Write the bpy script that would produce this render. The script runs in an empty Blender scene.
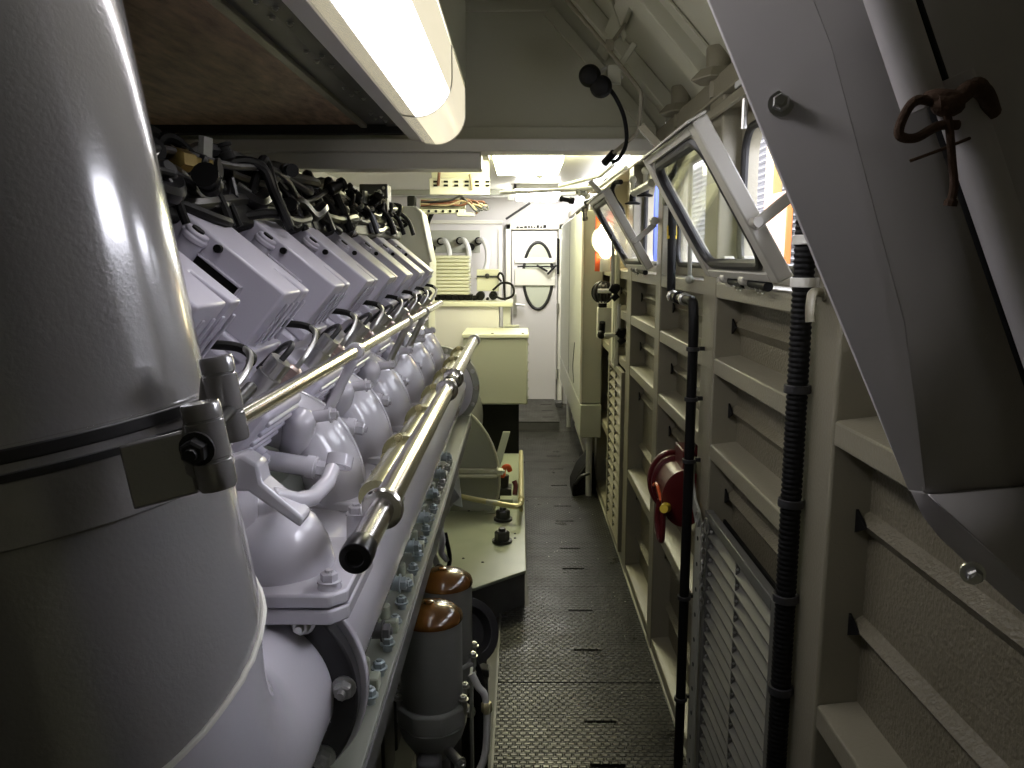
import bpy, math, random
from mathutils import Vector as V, Matrix
R = random.Random(7)
sc = bpy.context.scene
col = sc.collection
PI = math.pi
WL = {}

# ------------------------------------------------------------------ materials
def mat(name, colr, rough=.4, metal=0., bump=None, vary=None, spec=.5, coat=0., emit=None, trans=0., alpha=None):
    m = bpy.data.materials.new(name); m.use_nodes = True
    nt = m.node_tree; n = nt.nodes; l = nt.links
    b = n['Principled BSDF']
    c = (*colr, 1)
    b.inputs['Base Color'].default_value = c
    b.inputs['Roughness'].default_value = rough
    b.inputs['Metallic'].default_value = metal
    b.inputs['Specular IOR Level'].default_value = spec
    b.inputs['Coat Weight'].default_value = coat
    b.inputs['Transmission Weight'].default_value = trans
    if emit:
        b.inputs['Emission Color'].default_value = (*emit[0], 1)
        b.inputs['Emission Strength'].default_value = emit[1]
    tc = n.new('ShaderNodeTexCoord')
    if vary:                                   # (scale, amount, second colour): blotchy wear
        t = n.new('ShaderNodeTexNoise'); t.inputs['Scale'].default_value = vary[0]; t.inputs['Detail'].default_value = 6
        l.new(tc.outputs['Object'], t.inputs['Vector'])
        r = n.new('ShaderNodeValToRGB'); r.color_ramp.elements[0].position = .42; r.color_ramp.elements[1].position = .42 + vary[1]
        r.color_ramp.elements[0].color = c; r.color_ramp.elements[1].color = (*vary[2], 1)
        l.new(t.outputs['Fac'], r.inputs['Fac']); l.new(r.outputs['Color'], b.inputs['Base Color'])
    if bump:                                   # (scale, strength, distance)
        t = n.new('ShaderNodeTexNoise'); t.inputs['Scale'].default_value = bump[0]; t.inputs['Detail'].default_value = 3
        l.new(tc.outputs['Object'], t.inputs['Vector'])
        u = n.new('ShaderNodeBump'); u.inputs['Strength'].default_value = bump[1]; u.inputs['Distance'].default_value = bump[2]
        l.new(t.outputs['Fac'], u.inputs['Height']); l.new(u.outputs['Normal'], b.inputs['Normal'])
    return m

M = {}
M['wall'] = mat('textured_wall_paint', (.175, .158, .108), .45, bump=(120, .7, .006), vary=(5, .35, (.145, .13, .085)))
M['frame'] = mat('frame_paint', (.24, .223, .16), .38, bump=(150, .3, .003))
M['sash'] = mat('sash_paint', (.42, .405, .35), .36)
M['roof'] = mat('roof_paint', (.50, .50, .39), .5, bump=(60, .15, .003))
M['white'] = mat('white_paint', (.74, .73, .66), .4)
M['cream'] = mat('cream_paint', (.66, .66, .54), .38)
M['pale'] = mat('pale_grey_paint', (.66, .64, .65), .4)
M['engine'] = mat('engine_paint', (.60, .585, .635), .2, bump=(30, .12, .003), coat=.5)
M['cover'] = mat('cover_paint', (.56, .54, .625), .33, bump=(220, .2, .001))
M['riser'] = mat('riser_paint', (.29, .283, .29), .2, bump=(200, .26, .002), coat=1.)
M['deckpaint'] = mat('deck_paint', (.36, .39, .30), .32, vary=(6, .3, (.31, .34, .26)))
M['crank'] = mat('crankcase_paint', (.21, .22, .185), .35)
M['greybox'] = mat('grey_green_paint', (.38, .39, .33), .38)
M['riser'].node_tree.nodes['Principled BSDF'].inputs['Coat IOR'].default_value = 2.1
M['riser'].node_tree.nodes['Principled BSDF'].inputs['Coat Roughness'].default_value = .13
M['plate'] = mat('plate_paint', (.62, .60, .60), .5, bump=(90, .08, .002))
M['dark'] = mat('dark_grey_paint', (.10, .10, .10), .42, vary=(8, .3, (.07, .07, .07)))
M['filter'] = mat('filter_paint', (.24, .245, .225), .38, bump=(40, .1, .002))
M['brown'] = mat('brown_filter_cap', (.15, .062, .012), .2, coat=.4, vary=(14, .3, (.09, .035, .008)))
M['black'] = mat('black_rubber', (.005, .005, .005), .55, spec=.2)
M['blackgloss'] = mat('black_plastic', (.006, .006, .007), .3, spec=.35)
M['blackmetal'] = mat('black_metal', (.026, .026, .028), .38)
M['vent'] = mat('vent_paint', (.11, .11, .10), .4)
M['chrome'] = mat('polished_steel', (.78, .76, .74), .19, 1.)
M['steel'] = mat('zinc_steel', (.60, .60, .58), .32, 1.)
M['bluesteel'] = mat('blue_zinc_steel', (.42, .48, .50), .38, .6)
M['gold'] = mat('olive_varnished_tube', (.42, .40, .22), .26, .35, bump=(25, .2, .003), coat=.4)
M['brass'] = mat('brass_pipe', (.66, .60, .36), .32, .5)
M['brassdark'] = mat('dull_brass', (.30, .22, .07), .38, .9)
M['copper'] = mat('pinkish_nut', (.62, .48, .45), .3, .8)
M['red'] = mat('red_enamel', (.09, .006, .008), .38)
M['orange'] = mat('orange_red_plastic', (.75, .12, .03), .4)
M['yellow'] = mat('yellow_plastic', (.78, .58, .05), .4)
M['rope'] = mat('brown_rope', (.075, .04, .022), .9, bump=(300, .6, .003))
M['gasket'] = mat('window_rubber', (.014, .014, .014), .5)
M['rust'] = mat('dirty_pit_metal', (.045, .042, .035), .55, vary=(7, .3, (.025, .022, .018)))
M['cable_brown'] = mat('brown_cable', (.13, .05, .03), .5)
M['tan'] = mat('tan_cable', (.30, .24, .15), .5)
M['cable_grey'] = mat('grey_cable', (.55, .55, .53), .45)
M['siding'] = mat('pale_siding', (.13, .128, .126), .6)
M['ochre'] = mat('ochre_post', (.30, .20, .07), .5)
M['orangewall'] = mat('orange_hoarding', (.34, .10, .012), .5)
M['blue'] = mat('blue_curtain', (.05, .08, .30), .6)
M['mesh'] = mat('pale_metal_mesh', (.30, .29, .25), .5)
M['ground'] = mat('yard_ground', (.14, .138, .13), .8)
M['lampwarm'] = mat('warm_lamp_glass', (1, .95, .8), .3, emit=((1., .86, .52), 16.))
M['lampfar'] = mat('far_light_diffuser', (1, 1, .9), .4, emit=((1., .96, .60), 26.))
M['lampdoor'] = mat('door_light_diffuser', (1, 1, 1), .4, emit=((1., .97, .90), 26.))

def plywood():
    m = mat('stained_plywood', (.16, .115, .08), .55); nt = m.node_tree; n = nt.nodes; l = nt.links; b = n['Principled BSDF']
    tc = n.new('ShaderNodeTexCoord'); mp = n.new('ShaderNodeMapping'); mp.inputs['Scale'].default_value = (9, 2.2, 1)
    t = n.new('ShaderNodeTexNoise'); t.inputs['Scale'].default_value = 2.6; t.inputs['Detail'].default_value = 9; t.inputs['Roughness'].default_value = .65
    r = n.new('ShaderNodeValToRGB'); e = r.color_ramp.elements
    e[0].position = .34; e[0].color = (.27, .165, .12, 1); e[1].position = .66; e[1].color = (.72, .50, .39, 1)
    l.new(tc.outputs['Object'], mp.inputs['Vector']); l.new(mp.outputs['Vector'], t.inputs['Vector'])
    l.new(t.outputs['Fac'], r.inputs['Fac']); l.new(r.outputs['Color'], b.inputs['Base Color'])
    return m
M['ply'] = plywood()

def tread():
    m = mat('black_tread_plate', (.020, .019, .016), .42, .0, spec=.48); nt = m.node_tree; n = nt.nodes; l = nt.links; b = n['Principled BSDF']
    g = n.new('ShaderNodeNewGeometry'); mp = n.new('ShaderNodeMapping')
    br = n.new('ShaderNodeTexBrick'); br.offset = .5; br.squash = 1
    br.inputs['Color1'].default_value = (1, 1, 1, 1); br.inputs['Color2'].default_value = (1, 1, 1, 1); br.inputs['Mortar'].default_value = (0, 0, 0, 1)
    br.inputs['Scale'].default_value = 1.; br.inputs['Mortar Size'].default_value = .0065; br.inputs['Mortar Smooth'].default_value = .9
    br.inputs['Brick Width'].default_value = .031; br.inputs['Row Height'].default_value = .021
    l.new(g.outputs['Position'], mp.inputs['Vector']); l.new(mp.outputs['Vector'], br.inputs['Vector'])
    u = n.new('ShaderNodeBump'); u.inputs['Strength'].default_value = 1.; u.inputs['Distance'].default_value = .008
    l.new(br.outputs['Color'], u.inputs['Height']); l.new(u.outputs['Normal'], b.inputs['Normal'])
    t = n.new('ShaderNodeTexNoise'); t.inputs['Scale'].default_value = 5; t.inputs['Detail'].default_value = 5
    l.new(g.outputs['Position'], t.inputs['Vector'])
    r = n.new('ShaderNodeMapRange'); r.inputs['From Min'].default_value = .3; r.inputs['From Max'].default_value = .7; r.inputs['To Min'].default_value = .26; r.inputs['To Max'].default_value = .42
    l.new(t.outputs['Fac'], r.inputs['Value']); l.new(r.outputs['Result'], b.inputs['Roughness'])
    mx = n.new('ShaderNodeMix'); mx.data_type = 'RGBA'
    mx.inputs[6].default_value = (.003, .003, .0025, 1); mx.inputs[7].default_value = (.021, .0205, .015, 1)   # darker in the grooves, worn tops
    l.new(br.outputs['Color'], mx.inputs[0]); l.new(mx.outputs[2], b.inputs['Base Color'])
    return m
M['tread'] = tread()

def lens():
    m = bpy.data.materials.new('ribbed_lamp_lens'); m.use_nodes = True
    nt = m.node_tree; n = nt.nodes; l = nt.links; b = n['Principled BSDF']
    b.inputs['Base Color'].default_value = (.85, .84, .83, 1); b.inputs['Roughness'].default_value = .3
    b.inputs['Emission Color'].default_value = (1., .965, 1., 1); b.inputs['Emission Strength'].default_value = 8.
    return m
M['lens'] = lens()
M['lensend'] = mat('ribbed_lamp_end_lens', (.80, .78, .70), .22, emit=((1., .90, .66), .7))
M['glass'] = mat('window_glass', (.95, .97, .95), .02, trans=1., spec=.5)
M['glass'].node_tree.nodes['Principled BSDF'].inputs['IOR'].default_value = 1.2

# ------------------------------------------------------------------ mesh builder
class MB:
    def __init__(s): s.v = []; s.f = []
    def add(s, vs, fs):
        o = len(s.v); s.v += [V(a) for a in vs]; s.f += [[i + o for i in q] for q in fs]; return s
    def box(s, a, b):
        x0, x1 = sorted((a[0], b[0])); y0, y1 = sorted((a[1], b[1])); z0, z1 = sorted((a[2], b[2]))
        return s.add([(x0,y0,z0),(x1,y0,z0),(x1,y1,z0),(x0,y1,z0),(x0,y0,z1),(x1,y0,z1),(x1,y1,z1),(x0,y1,z1)],
                     [(0,3,2,1),(4,5,6,7),(0,1,5,4),(1,2,6,5),(2,3,7,6),(3,0,4,7)])
    def obox(s, o, ax, ay, az):                 # oriented box: corner o, three edge vectors
        o, ax, ay, az = V(o), V(ax), V(ay), V(az)
        if ax.cross(ay).dot(az) < 0: o = o + az; az = -az
        return s.add([o, o+ax, o+ax+ay, o+ay, o+az, o+ax+az, o+ax+ay+az, o+ay+az],
                     [(0,3,2,1),(4,5,6,7),(0,1,5,4),(1,2,6,5),(2,3,7,6),(3,0,4,7)])
    def prism(s, pts, d):                       # pts: planar 3-D polygon, d: extrusion vector
        pts = [V(p) for p in pts]; d = V(d); n = len(pts)
        nr = V((0,0,0))
        for i in range(n): nr += pts[i].cross(pts[(i+1) % n])
        if nr.dot(d) > 0: pts = pts[::-1]
        return s.add(pts + [p + d for p in pts], [tuple(range(n)), tuple(range(2*n-1, n-1, -1))] + [(i, (i+n), (i+1) % n + n, (i+1) % n) for i in range(n)])
    def tube(s, path, r, n=12, caps=True):
        P = [V(p) for p in path]; k = len(P); rr = r if isinstance(r, (list, tuple)) else [r]*k
        T = [(P[min(i+1, k-1)] - P[max(i-1, 0)]).normalized() for i in range(k)]
        a = V((0,0,1)) if abs(T[0].z) < .9 else V((1,0,0))
        N = (a - T[0]*a.dot(T[0])).normalized(); vs = []
        for i in range(k):
            N = (N - T[i]*N.dot(T[i])).normalized(); B = T[i].cross(N)
            vs += [P[i] + (N*math.cos(2*PI*j/n) + B*math.sin(2*PI*j/n))*rr[i] for j in range(n)]
        fs = [(i*n+j, i*n+(j+1) % n, (i+1)*n+(j+1) % n, (i+1)*n+j) for i in range(k-1) for j in range(n)]
        if caps: fs += [tuple(range(n-1, -1, -1)), tuple(range((k-1)*n, k*n))]
        return s.add(vs, fs)
    def cyl(s, a, b, r, r2=None, n=20): return s.tube([a, b], [r, r if r2 is None else r2], n)
    def lathe(s, o, ax, prof, n=28):            # prof: (radius, height along ax)
        o = V(o); ax = V(ax).normalized()
        a = V((0,0,1)) if abs(ax.z) < .9 else V((1,0,0))
        N = (a - ax*a.dot(ax)).normalized(); B = ax.cross(N); vs = []
        for r, h in prof: vs += [o + ax*h + (N*math.cos(2*PI*j/n) + B*math.sin(2*PI*j/n))*max(r, 1e-5) for j in range(n)]
        k = len(prof)
        fs = [(i*n+j, i*n+(j+1) % n, (i+1)*n+(j+1) % n, (i+1)*n+j) for i in range(k-1) for j in range(n)]
        return s.add(vs, fs + [tuple(range(n-1, -1, -1)), tuple(range((k-1)*n, k*n))])
    def ring(s, o, ax, r0, r1, h, n=40):        # flat washer: inner r0, outer r1, thickness h
        o = V(o); ax = V(ax).normalized(); a = V((0,0,1)) if abs(ax.z) < .9 else V((1,0,0))
        N = (a - ax*a.dot(ax)).normalized(); B = ax.cross(N); vs = []
        for r, z in ((r0, 0), (r1, 0), (r1, h), (r0, h)):
            vs += [o + ax*z + (N*math.cos(2*PI*j/n) + B*math.sin(2*PI*j/n))*r for j in range(n)]
        return s.add(vs, [(i*n+j, i*n+(j+1) % n, ((i+1) % 4)*n+(j+1) % n, ((i+1) % 4)*n+j) for i in range(4) for j in range(n)])
    def hexbolt(s, o, ax, r=.011, h=.010, washer=True):
        o = V(o); ax = V(ax).normalized()
        if washer: s.lathe(o, ax, [(r*1.35, 0), (r*1.35, h*.25)], 16); o = o + ax*h*.25
        s.lathe(o, ax, [(r, 0), (r, h*.85), (r*.8, h)], 6); s.lathe(o + ax*h, ax, [(r*.5, 0), (r*.45, h*.3)], 10); return s
    def ball(s, c, r, n=20, sq=(1,1,1)):
        c = V(c); k = n//2; vs = []
        for i in range(k+1):
            t = PI*i/k
            vs += [c + V((max(math.sin(t),1e-4)*math.cos(2*PI*j/n)*sq[0], max(math.sin(t),1e-4)*math.sin(2*PI*j/n)*sq[1], math.cos(t)*sq[2]))*r for j in range(n)]
        return s.add(vs, [(i*n+j, (i+1)*n+j, (i+1)*n+(j+1) % n, i*n+(j+1) % n) for i in range(k) for j in range(n)])

def bez(p, k=8):                                # smooth path through points (Catmull-Rom)
    p = [V(a) for a in p]; q = [p[0]*2 - p[1]] + p + [p[-1]*2 - p[-2]]; out = []
    for i in range(1, len(q)-2):
        for j in range(k):
            t = j/k; a, b, c, d = q[i-1:i+3]
            out.append(.5*((2*b) + (c-a)*t + (2*a-5*b+4*c-d)*t*t + (3*b-a-3*c+d)*t**3))
    return out + [p[-1]]

def obj(name, mb, m, parent=None, bevel=0., ang=35, seg=2):
    lo = V([min(v[i] for v in mb.v) for i in range(3)]); hi = V([max(v[i] for v in mb.v) for i in range(3)])
    base = V(((lo.x+hi.x)/2, (lo.y+hi.y)/2, lo.z))
    me = bpy.data.meshes.new(name); me.from_pydata([v - base for v in mb.v], [], mb.f); me.update()
    me.materials.append(M[m] if isinstance(m, str) else m)
    me.polygons.foreach_set('use_smooth', [True]*len(me.polygons)); me.set_sharp_from_angle(angle=math.radians(ang))
    o = bpy.data.objects.new(name, me); col.objects.link(o); WL[o.name] = base
    if parent is not None: o.parent = parent; o.location = base - WL[parent.name]
    else: o.location = base
    if bevel:
        b = o.modifiers.new('bevel', 'BEVEL'); b.width = bevel; b.segments = seg; b.limit_method = 'ANGLE'; b.angle_limit = math.radians(40)
    return o
def tag(o, label, cat, group=None):
    o['label'] = label; o['category'] = cat
    if group: o['group'] = group
    return o
def thing(name, label, cat, loc, group=None):
    o = bpy.data.objects.new(name, None); o.empty_display_size = .05; col.objects.link(o); o.location = loc; WL[o.name] = V(loc)
    return tag(o, label, cat, group)
def struct(name, mb, m, parent=None, bevel=0.):
    o = obj(name, mb, m, parent, bevel)
    if parent is None: o['kind'] = 'structure'
    return o
def copy_tree(o, shift=None, parent=None, label=None):
    c = o.copy(); col.objects.link(c); c.parent = parent
    if shift is not None: c.location = o.location + V(shift)
    if label: c['label'] = label
    WL[c.name] = WL[o.name] + V(shift or (0,0,0))
    for ch in list(o.children): copy_tree(ch, None, c)
    return c
ORD = ['first', 'second', 'third', 'fourth', 'fifth', 'sixth', 'seventh', 'eighth', 'ninth', 'tenth', 'eleventh', 'twelfth']

# ------------------------------------------------------------------ camera (eye 1.68 m above the walkway)
cam = bpy.data.cameras.new('camera'); cam.sensor_width = 36; cam.lens = 800/1024*36; cam.clip_start = .02
co = bpy.data.objects.new('camera', cam); col.objects.link(co); co.location = (0, 0, 1.68)
co.rotation_euler = (PI/2 - math.atan(126/800), 0, math.atan(7/800)); sc.camera = co

# ================================================================== SETTING
YN, YF = -1.0, 9.25                              # back of the room behind the eye, far wall
b = MB().box((-.115, YN, -.06), (.70, YF, -.012)).box((-1.7, YN, -.36), (-.115, YF, -.30)).box((-.135, YN, -.30), (-.115, YF, -.012))
struct('floor', b, 'rust')

# right wall sheet with pressed horizontal creases, extruded along the corridor
def sheet_profile(z0, z1, beads):
    p = [(.645, z0)]
    for z in sorted(beads):
        if z0 < z-.03 and z+.03 < z1: p += [(.645, z-.032), (.622, z-.004), (.645, z+.012)]
    p += [(.645, z1)]
    return p
def sheet(y0, y1, z0, z1, beads):
    prof = sheet_profile(z0, z1, beads)
    return MB().prism([(x, y0, z) for x, z in prof] + [(.665, y0, z1), (.665, y0, z0)], (0, y1-y0, 0))
wr = struct('wall_right', sheet(1.42, YF, 0, 1.60, (.22, .45, .72, .98, 1.24, 1.49)), 'wall')
struct('sheet', sheet(YN, 1.42, 0, 1.60, (.30, .60, 1.007, 1.209, 1.484)), 'wall', wr)
struct('sheet', sheet(YN, .93, 1.60, 2.17, (1.75,)), 'wall', wr)
struct('sheet', sheet(4.08, YF, 1.60, 2.17, (1.85,)), 'wall', wr)
posts = [(-.1, .05), (1.42, 1.57), (2.33, 2.49), (3.24, 3.35), (4.08, 4.24), (4.90, 5.05), (5.72, 5.86), (6.55, 6.70), (7.4, 7.55), (8.2, 8.35)]
for a, c in posts:
    struct('post', MB().box((.568, a, -.01), (.66, c, 2.165)), 'frame', wr, .006)
for i in range(len(posts)-1):
    a, c = posts[i][1], posts[i+1][0]
    zs = (1.388, .834, .40) if i == 0 else ((1.609, 1.388, 1.130) if i == 1 else ((1.609, 1.388, 1.13, .584, .06) if i in (2, 3) else (1.609, 1.388, 1.13, .584, .06)))
    if i == 1: zs = zs + (.06,)
    for z in zs:
        struct('rail', MB().prism([(.570, a, z-.043), (.570, a, z), (.575, a, z+.003), (.648, a, z+.012), (.648, a, z-.043)], (0, c-a, 0)), 'frame', wr, .003)
# solid black wedges for the shade in hollows where creases meet the posts
for a, c in posts[1:6]:
    for z in ((1.484, 1.209, 1.007) if a < 1.5 else (.45, .98, 1.24, 1.49)):
        b = MB().prism([(.6185, a-.001, z+.016), (.6185, a-.001, z-.028), (.6185, a-.045, z-.006)], (.005, 0, 0))
        struct('crease_shade', b, 'black', wr)

def rrect(y0, y1, z0, z1, r, k=6):
    out = []
    for cy, cz, a0 in ((y1-r, z1-r, 0), (y0+r, z1-r, 90), (y0+r, z0+r, 180), (y1-r, z0+r, 270)):
        out += [(cy + r*math.cos(math.radians(a0+90*i/k)), cz + r*math.sin(math.radians(a0+90*i/k))) for i in range(k+1)]
    return out
def holed_plate(x0, x1, outer, inner):           # both loops have the same count, same winding
    n = len(outer)
    vs = [(x0, y, z) for y, z in outer] + [(x0, y, z) for y, z in inner] + [(x1, y, z) for y, z in outer] + [(x1, y, z) for y, z in inner]
    fs = []
    for i in range(n):
        j = (i+1) % n
        fs += [(i, i+n, j+n, j), (2*n+i, 2*n+j, 3*n+j, 3*n+i), (n+i, 3*n+i, 3*n+j, n+j), (i, j, 2*n+j, 2*n+i)]
    return MB().add(vs, fs)
for w, (y0, y1) in enumerate(((1.57, 2.33), (2.49, 3.24), (3.35, 4.08), (.93, 1.42))):  # last one is unseen, added behind the close cover to light the riser
    hole = rrect(y0+.035, y1-.035, 1.655, 2.03 if w < 3 else 2.115, .07)
    outer = rrect(y0, y1, 1.60, 2.17, .0005)
    wo = struct('window_%d' % (w+1), holed_plate(.625, .665, outer, hole), 'frame')
    loop = [(.626, y, z) for y, z in hole]
    struct('rubber_seal', MB().tube(loop + loop[:2], .011, 8, False), 'gasket', wo)
g = struct('pane', MB().box((.646, 2.50, 1.63), (.650, 3.23, 2.05)), 'glass', bpy.data.objects['window_2'])

# wall top rail, sloping roof, flat roof and the low far ceiling
struct('trim_1', MB().prism([(.56, YN, 2.13), (.56, YN, 2.19), (.62, YN, 2.24), (.70, YN, 2.24), (.70, YN, 2.13)], (0, YF-YN, 0)), 'frame', bevel=.004)
ce = struct('ceiling', MB().prism([(.64, YN, 2.20), (.115, YN, 2.78), (-1.7, YN, 2.78), (-1.7, YN, 2.82), (.14, YN, 2.82), (.70, YN, 2.22)], (0, 3.46-YN, 0)), 'roof')
def slope(u, d=0):                               # point on the roof slope; u from eave to ridge, d down from it
    n = V((-.741, -.671)); p = V((.64, 2.20))*(1-u) + V((.115, 2.78))*u + n*d; return p
def rafter(y0, y1, d=.05, u0=.02, u1=1.):
    p = [slope(u0, .002), slope(u1, .002), slope(u1, d), slope(u0, d)]
    return MB().prism([(q.x, y0, q.y) for q in p], (0, y1-y0, 0))
for y0, y1 in ((.6, .72), (1.45, 1.54), (2.52, 2.64), (3.10, 3.16)):
    struct('rafter', rafter(y0, y1, .055), 'roof', ce, .004)
struct('rafter_flange', rafter(2.46, 2.70, .012), 'roof', ce, .003)
for u in (.50, .93):
    p = slope(u, .002); q = slope(u+.07, .002); r_ = slope(u+.07, .04); s_ = slope(u, .04)
    struct('purlin', MB().prism([(a.x, YN, a.y) for a in (p, q, r_, s_)], (0, 3.4-YN, 0)), 'roof', ce, .004)
for y in (1.98, 2.9):                            # diagonal gussets between rafter and rail
    p0 = slope(.46, .03); p1 = slope(.70, .03)
    struct('brace', MB().obox((p0.x, y+.05, p0.y), (p1.x-p0.x, -.30, p1.y-p0.y), (.0, .035, .0), (-.010, 0, -.012)), 'roof', ce, .003)
c2 = struct('ceiling_far', MB().box((-1.7, 3.46, 2.40), (.70, YF, 2.44)), 'white')
struct('beam', MB().box((-1.65, 4.55, 2.235), (-.17, 4.75, 2.40)), 'cream', c2, .006)
struct('beam', MB().box((-1.65, 8.75, 2.345), (.62, 8.84, 2.40)), 'greybox', c2, .006)
# stepped cross bulkhead between the high near roof and the low far ceiling
bk = MB().prism([(-1.65, 3.42, 2.15), (.60, 3.42, 2.15), (.60, 3.42, 2.245), (.11, 3.42, 2.785), (-1.65, 3.42, 2.785)], (0, .04, 0))
wb = struct('wall_front_bulkhead', bk, 'roof')
def fstrip(a, c, w, d=.014):
    a, c = V((a[0], 3.42-d, a[1])), V((c[0], 3.42-d, c[1])); t = (c-a).normalized(); n = V((-t.z, 0, t.x))*w
    return MB().obox(a, c-a, n, (0, d+.001, 0))
struct('flange', fstrip((-1.6, 2.155), (.56, 2.155), .055, .03), 'roof', wb, .003)
struct('flange', fstrip((.56, 2.215), (.135, 2.68), .05, .02), 'roof', wb, .003)
struct('flange', fstrip((.125, 2.66), (-.4, 2.66), -.04, .02), 'roof', wb, .003)
struct('trim_2', MB().box((-1.65, 3.33, 2.105), (.60, 3.47, 2.155)), 'white', bevel=.005)
struct('trim_3', MB().box((-1.65, 3.36, 2.04), (-.155, 3.50, 2.105)), 'white', bevel=.005)
struct('wall_back', MB().box((-1.7, YF, -.36), (.70, YF+.06, 2.44)), 'pale')
struct('wall_left', MB().box((-1.72, YN, -.36), (-1.66, YF, 2.80)), 'white')
struct('wall_front', MB().box((-1.7, YN-.06, -.36), (.72, YN, 2.82)), 'roof')
# soffit over the engine: stained board, pale batten, dark screwed strip
so = struct('ceiling_soffit', MB().box((-1.66, YN, 2.205), (-.625, 3.33, 2.225)), 'ply')
struct('batten', MB().box((-.632, YN, 2.192), (-.606, 3.33, 2.226)), 'frame', so, .003)
struct('strip', MB().box((-.606, YN, 2.205), (-.45, 3.33, 2.222)), 'dark', so)
struct('strip', MB().box((-.528, YN, 2.197), (-.45, 3.33, 2.206)), 'blackmetal', so, .002)
b = MB()
for y in (1.75, 1.86, 2.15, 2.26, 2.6, 2.71, 3.05, 3.15):
    b.hexbolt((-.545, y, 2.205), (0, 0, -1), .006, .005); 
    b.hexbolt((-.51, y+.02, 2.198), (0, 0, -1), .006, .005)
struct('screw', b, 'steel', so)
struct('edge', MB().box((-1.66, 3.30, 2.17), (-.45, 3.345, 2.206)), 'blackmetal', so, .003)

# far door in its frame, with a tall oval window crossed by a latch plate
d = struct('door_1', MB().box((-.085, 9.17, .02), (.435, 9.245, 1.98)), 'pale', bevel=.012)
fr = MB()
for x0, x1, z0, z1 in ((-.15, -.095, 0, 2.06), (.445, .50, 0, 2.06), (-.15, .50, 1.995, 2.06)): fr.box((x0, 9.15, z0), (x1, 9.25, z1))
struct('door_frame', fr, 'white', d, .006)
ov = [(.215 + .165*math.cos(2*PI*i/40), 9.166, 1.48 + .375*math.sin(2*PI*i/40)) for i in range(40)]
struct('window_seal', MB().tube(ov + ov[:2], .018, 8, False), 'gasket', d)
struct('pane', MB().prism([(x, 9.163, z) for x, y, z in ov], (0, .006, 0)), mat('door_glass', (.55, .58, .48), .12), d)
struct('latch_plate', MB().box((-.05, 9.145, 1.37), (.41, 9.17, 1.56)).box((-.05, 9.148, 1.62), (.41, 9.17, 1.68)), 'white', d, .006)
struct('latch_bar', MB().cyl((-.02, 9.13, 1.585), (.40, 9.13, 1.585), .008).cyl((.2, 9.12, 1.60), (.32, 9.10, 1.53), .012).cyl((.32, 9.10, 1.50), (.42, 9.13, 1.60), .012), 'black', d)
struct('handle', MB().cyl((-.04, 9.17, 1.16), (-.04, 9.10, 1.16), .016).cyl((-.04, 9.11, 1.16), (.06, 9.11, 1.15), .013).box((-.065, 9.14, 1.04), (-.025, 9.17, 1.28)), 'steel', d, .003)
struct('hinge', MB().cyl((.44, 9.14, .30), (.44, 9.14, .42), .016).cyl((.44, 9.14, 1.05), (.44, 9.14, 1.17), .016), 'steel', d)
struct('hinge', MB().cyl((.44, 9.14, 1.5), (.44, 9.14, 1.90), .014), 'black', d)
lb = MB(); x = -.03
for k in range(9):
    w_ = R.uniform(.018, .045); lb.box((x, 9.140, 2.012), (x+w_, 9.149, 2.012+R.uniform(.016, .036))); x += w_+.012
struct('lettering', lb, 'black', d)
struct('trim_4', MB().box((-.2, 9.0, -.012), (.5, 9.16, .05)), 'dark', bevel=.01)

# ================================================================== WALKWAY PLATES
slots = [2.45, 2.708, 3.252, 3.644, 4.173, 4.48, 4.976, 5.292, 5.792, 6.265, 6.694, 7.35]
seams = [1.25, 2.15, 2.98, 3.93, 4.727, 5.5, 6.5, 7.68, 9.14]
def tread_plate(y0, y1, sl, xl, x1=.583):
    m_ = MB(); ys = [y0]
    for s in sl: ys += [s-.009, s+.009]
    ys += [y1]
    xc = .30
    for i in range(len(ys)-1):
        if i % 2 == 0: m_.box((xl, ys[i], -.012), (x1, ys[i+1], 0))
        else:
            m_.box((xl, ys[i], -.012), (xc-.06, ys[i+1], 0)); m_.box((xc+.06, ys[i], -.012), (x1, ys[i+1], 0))
    return m_
PL = ['black tread plate of the walkway beside the brown-capped filters', 'black tread plate just before the green deck box corner', 'black tread plate along the near end of the green deck box', 'black tread plate beside the hex bolts of the deck box', 'black tread plate alongside the bent pale pipe rail', 'black tread plate by the foot of the tall cabinet', 'black tread plate at the foot of the step before the door']
for i in range(1, 8):
    y0, y1 = seams[i]+.003, seams[i+1]-.003
    sl = [s for s in slots if y0+.05 < s < y1-.05]
    xl = -.082 if i <= 1 else (.048 if 3.9 < y0 < 5.6 else -.08)
    if i == 2: 
        mb = tread_plate(y0, 3.69, [s for s in sl if s < 3.66], -.082); mb2 = tread_plate(3.69, y1, [], .050); mb.v, f0 = mb.v, len(mb.v); mb.add(mb2.v, mb2.f)
    else: mb = tread_plate(y0, y1, sl, xl)
    tag(obj('tread_plate', mb, 'tread'), PL[i-1], 'floor plate', 'walkway tread plates')
st = thing('step_plate', 'raised black slotted step plate before the far door', 'step', (.2, 8.4, 0))
obj('tread', tread_plate(7.72, 9.0, [7.95, 8.3, 8.65], -.08, .40), 'tread', st).location.z += .09
obj('riser', MB().box((-.08, 7.72, -.01), (.40, 7.74, .078)), 'dark', st)
b = MB()
for z in (-.02, .003): pass
tag(obj('kerb_strip', MB().box((-.092, YN, -.012), (-.083, 3.69, .004)), 'dark'), 'thin worn metal edge strip along the walkway by the filters', 'edge strip')
tag(obj('kerb_strip', MB().prism([(.585, .4, -.012), (.585, .4, .03), (.5675, .4, .03)][:2]+[(.567, .4, .012), (.567, .4, -.012)], (0, 7.6, 0)), 'cream'), 'dirty cream sloping kerb along the foot of the ribbed wall', 'edge strip')

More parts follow.
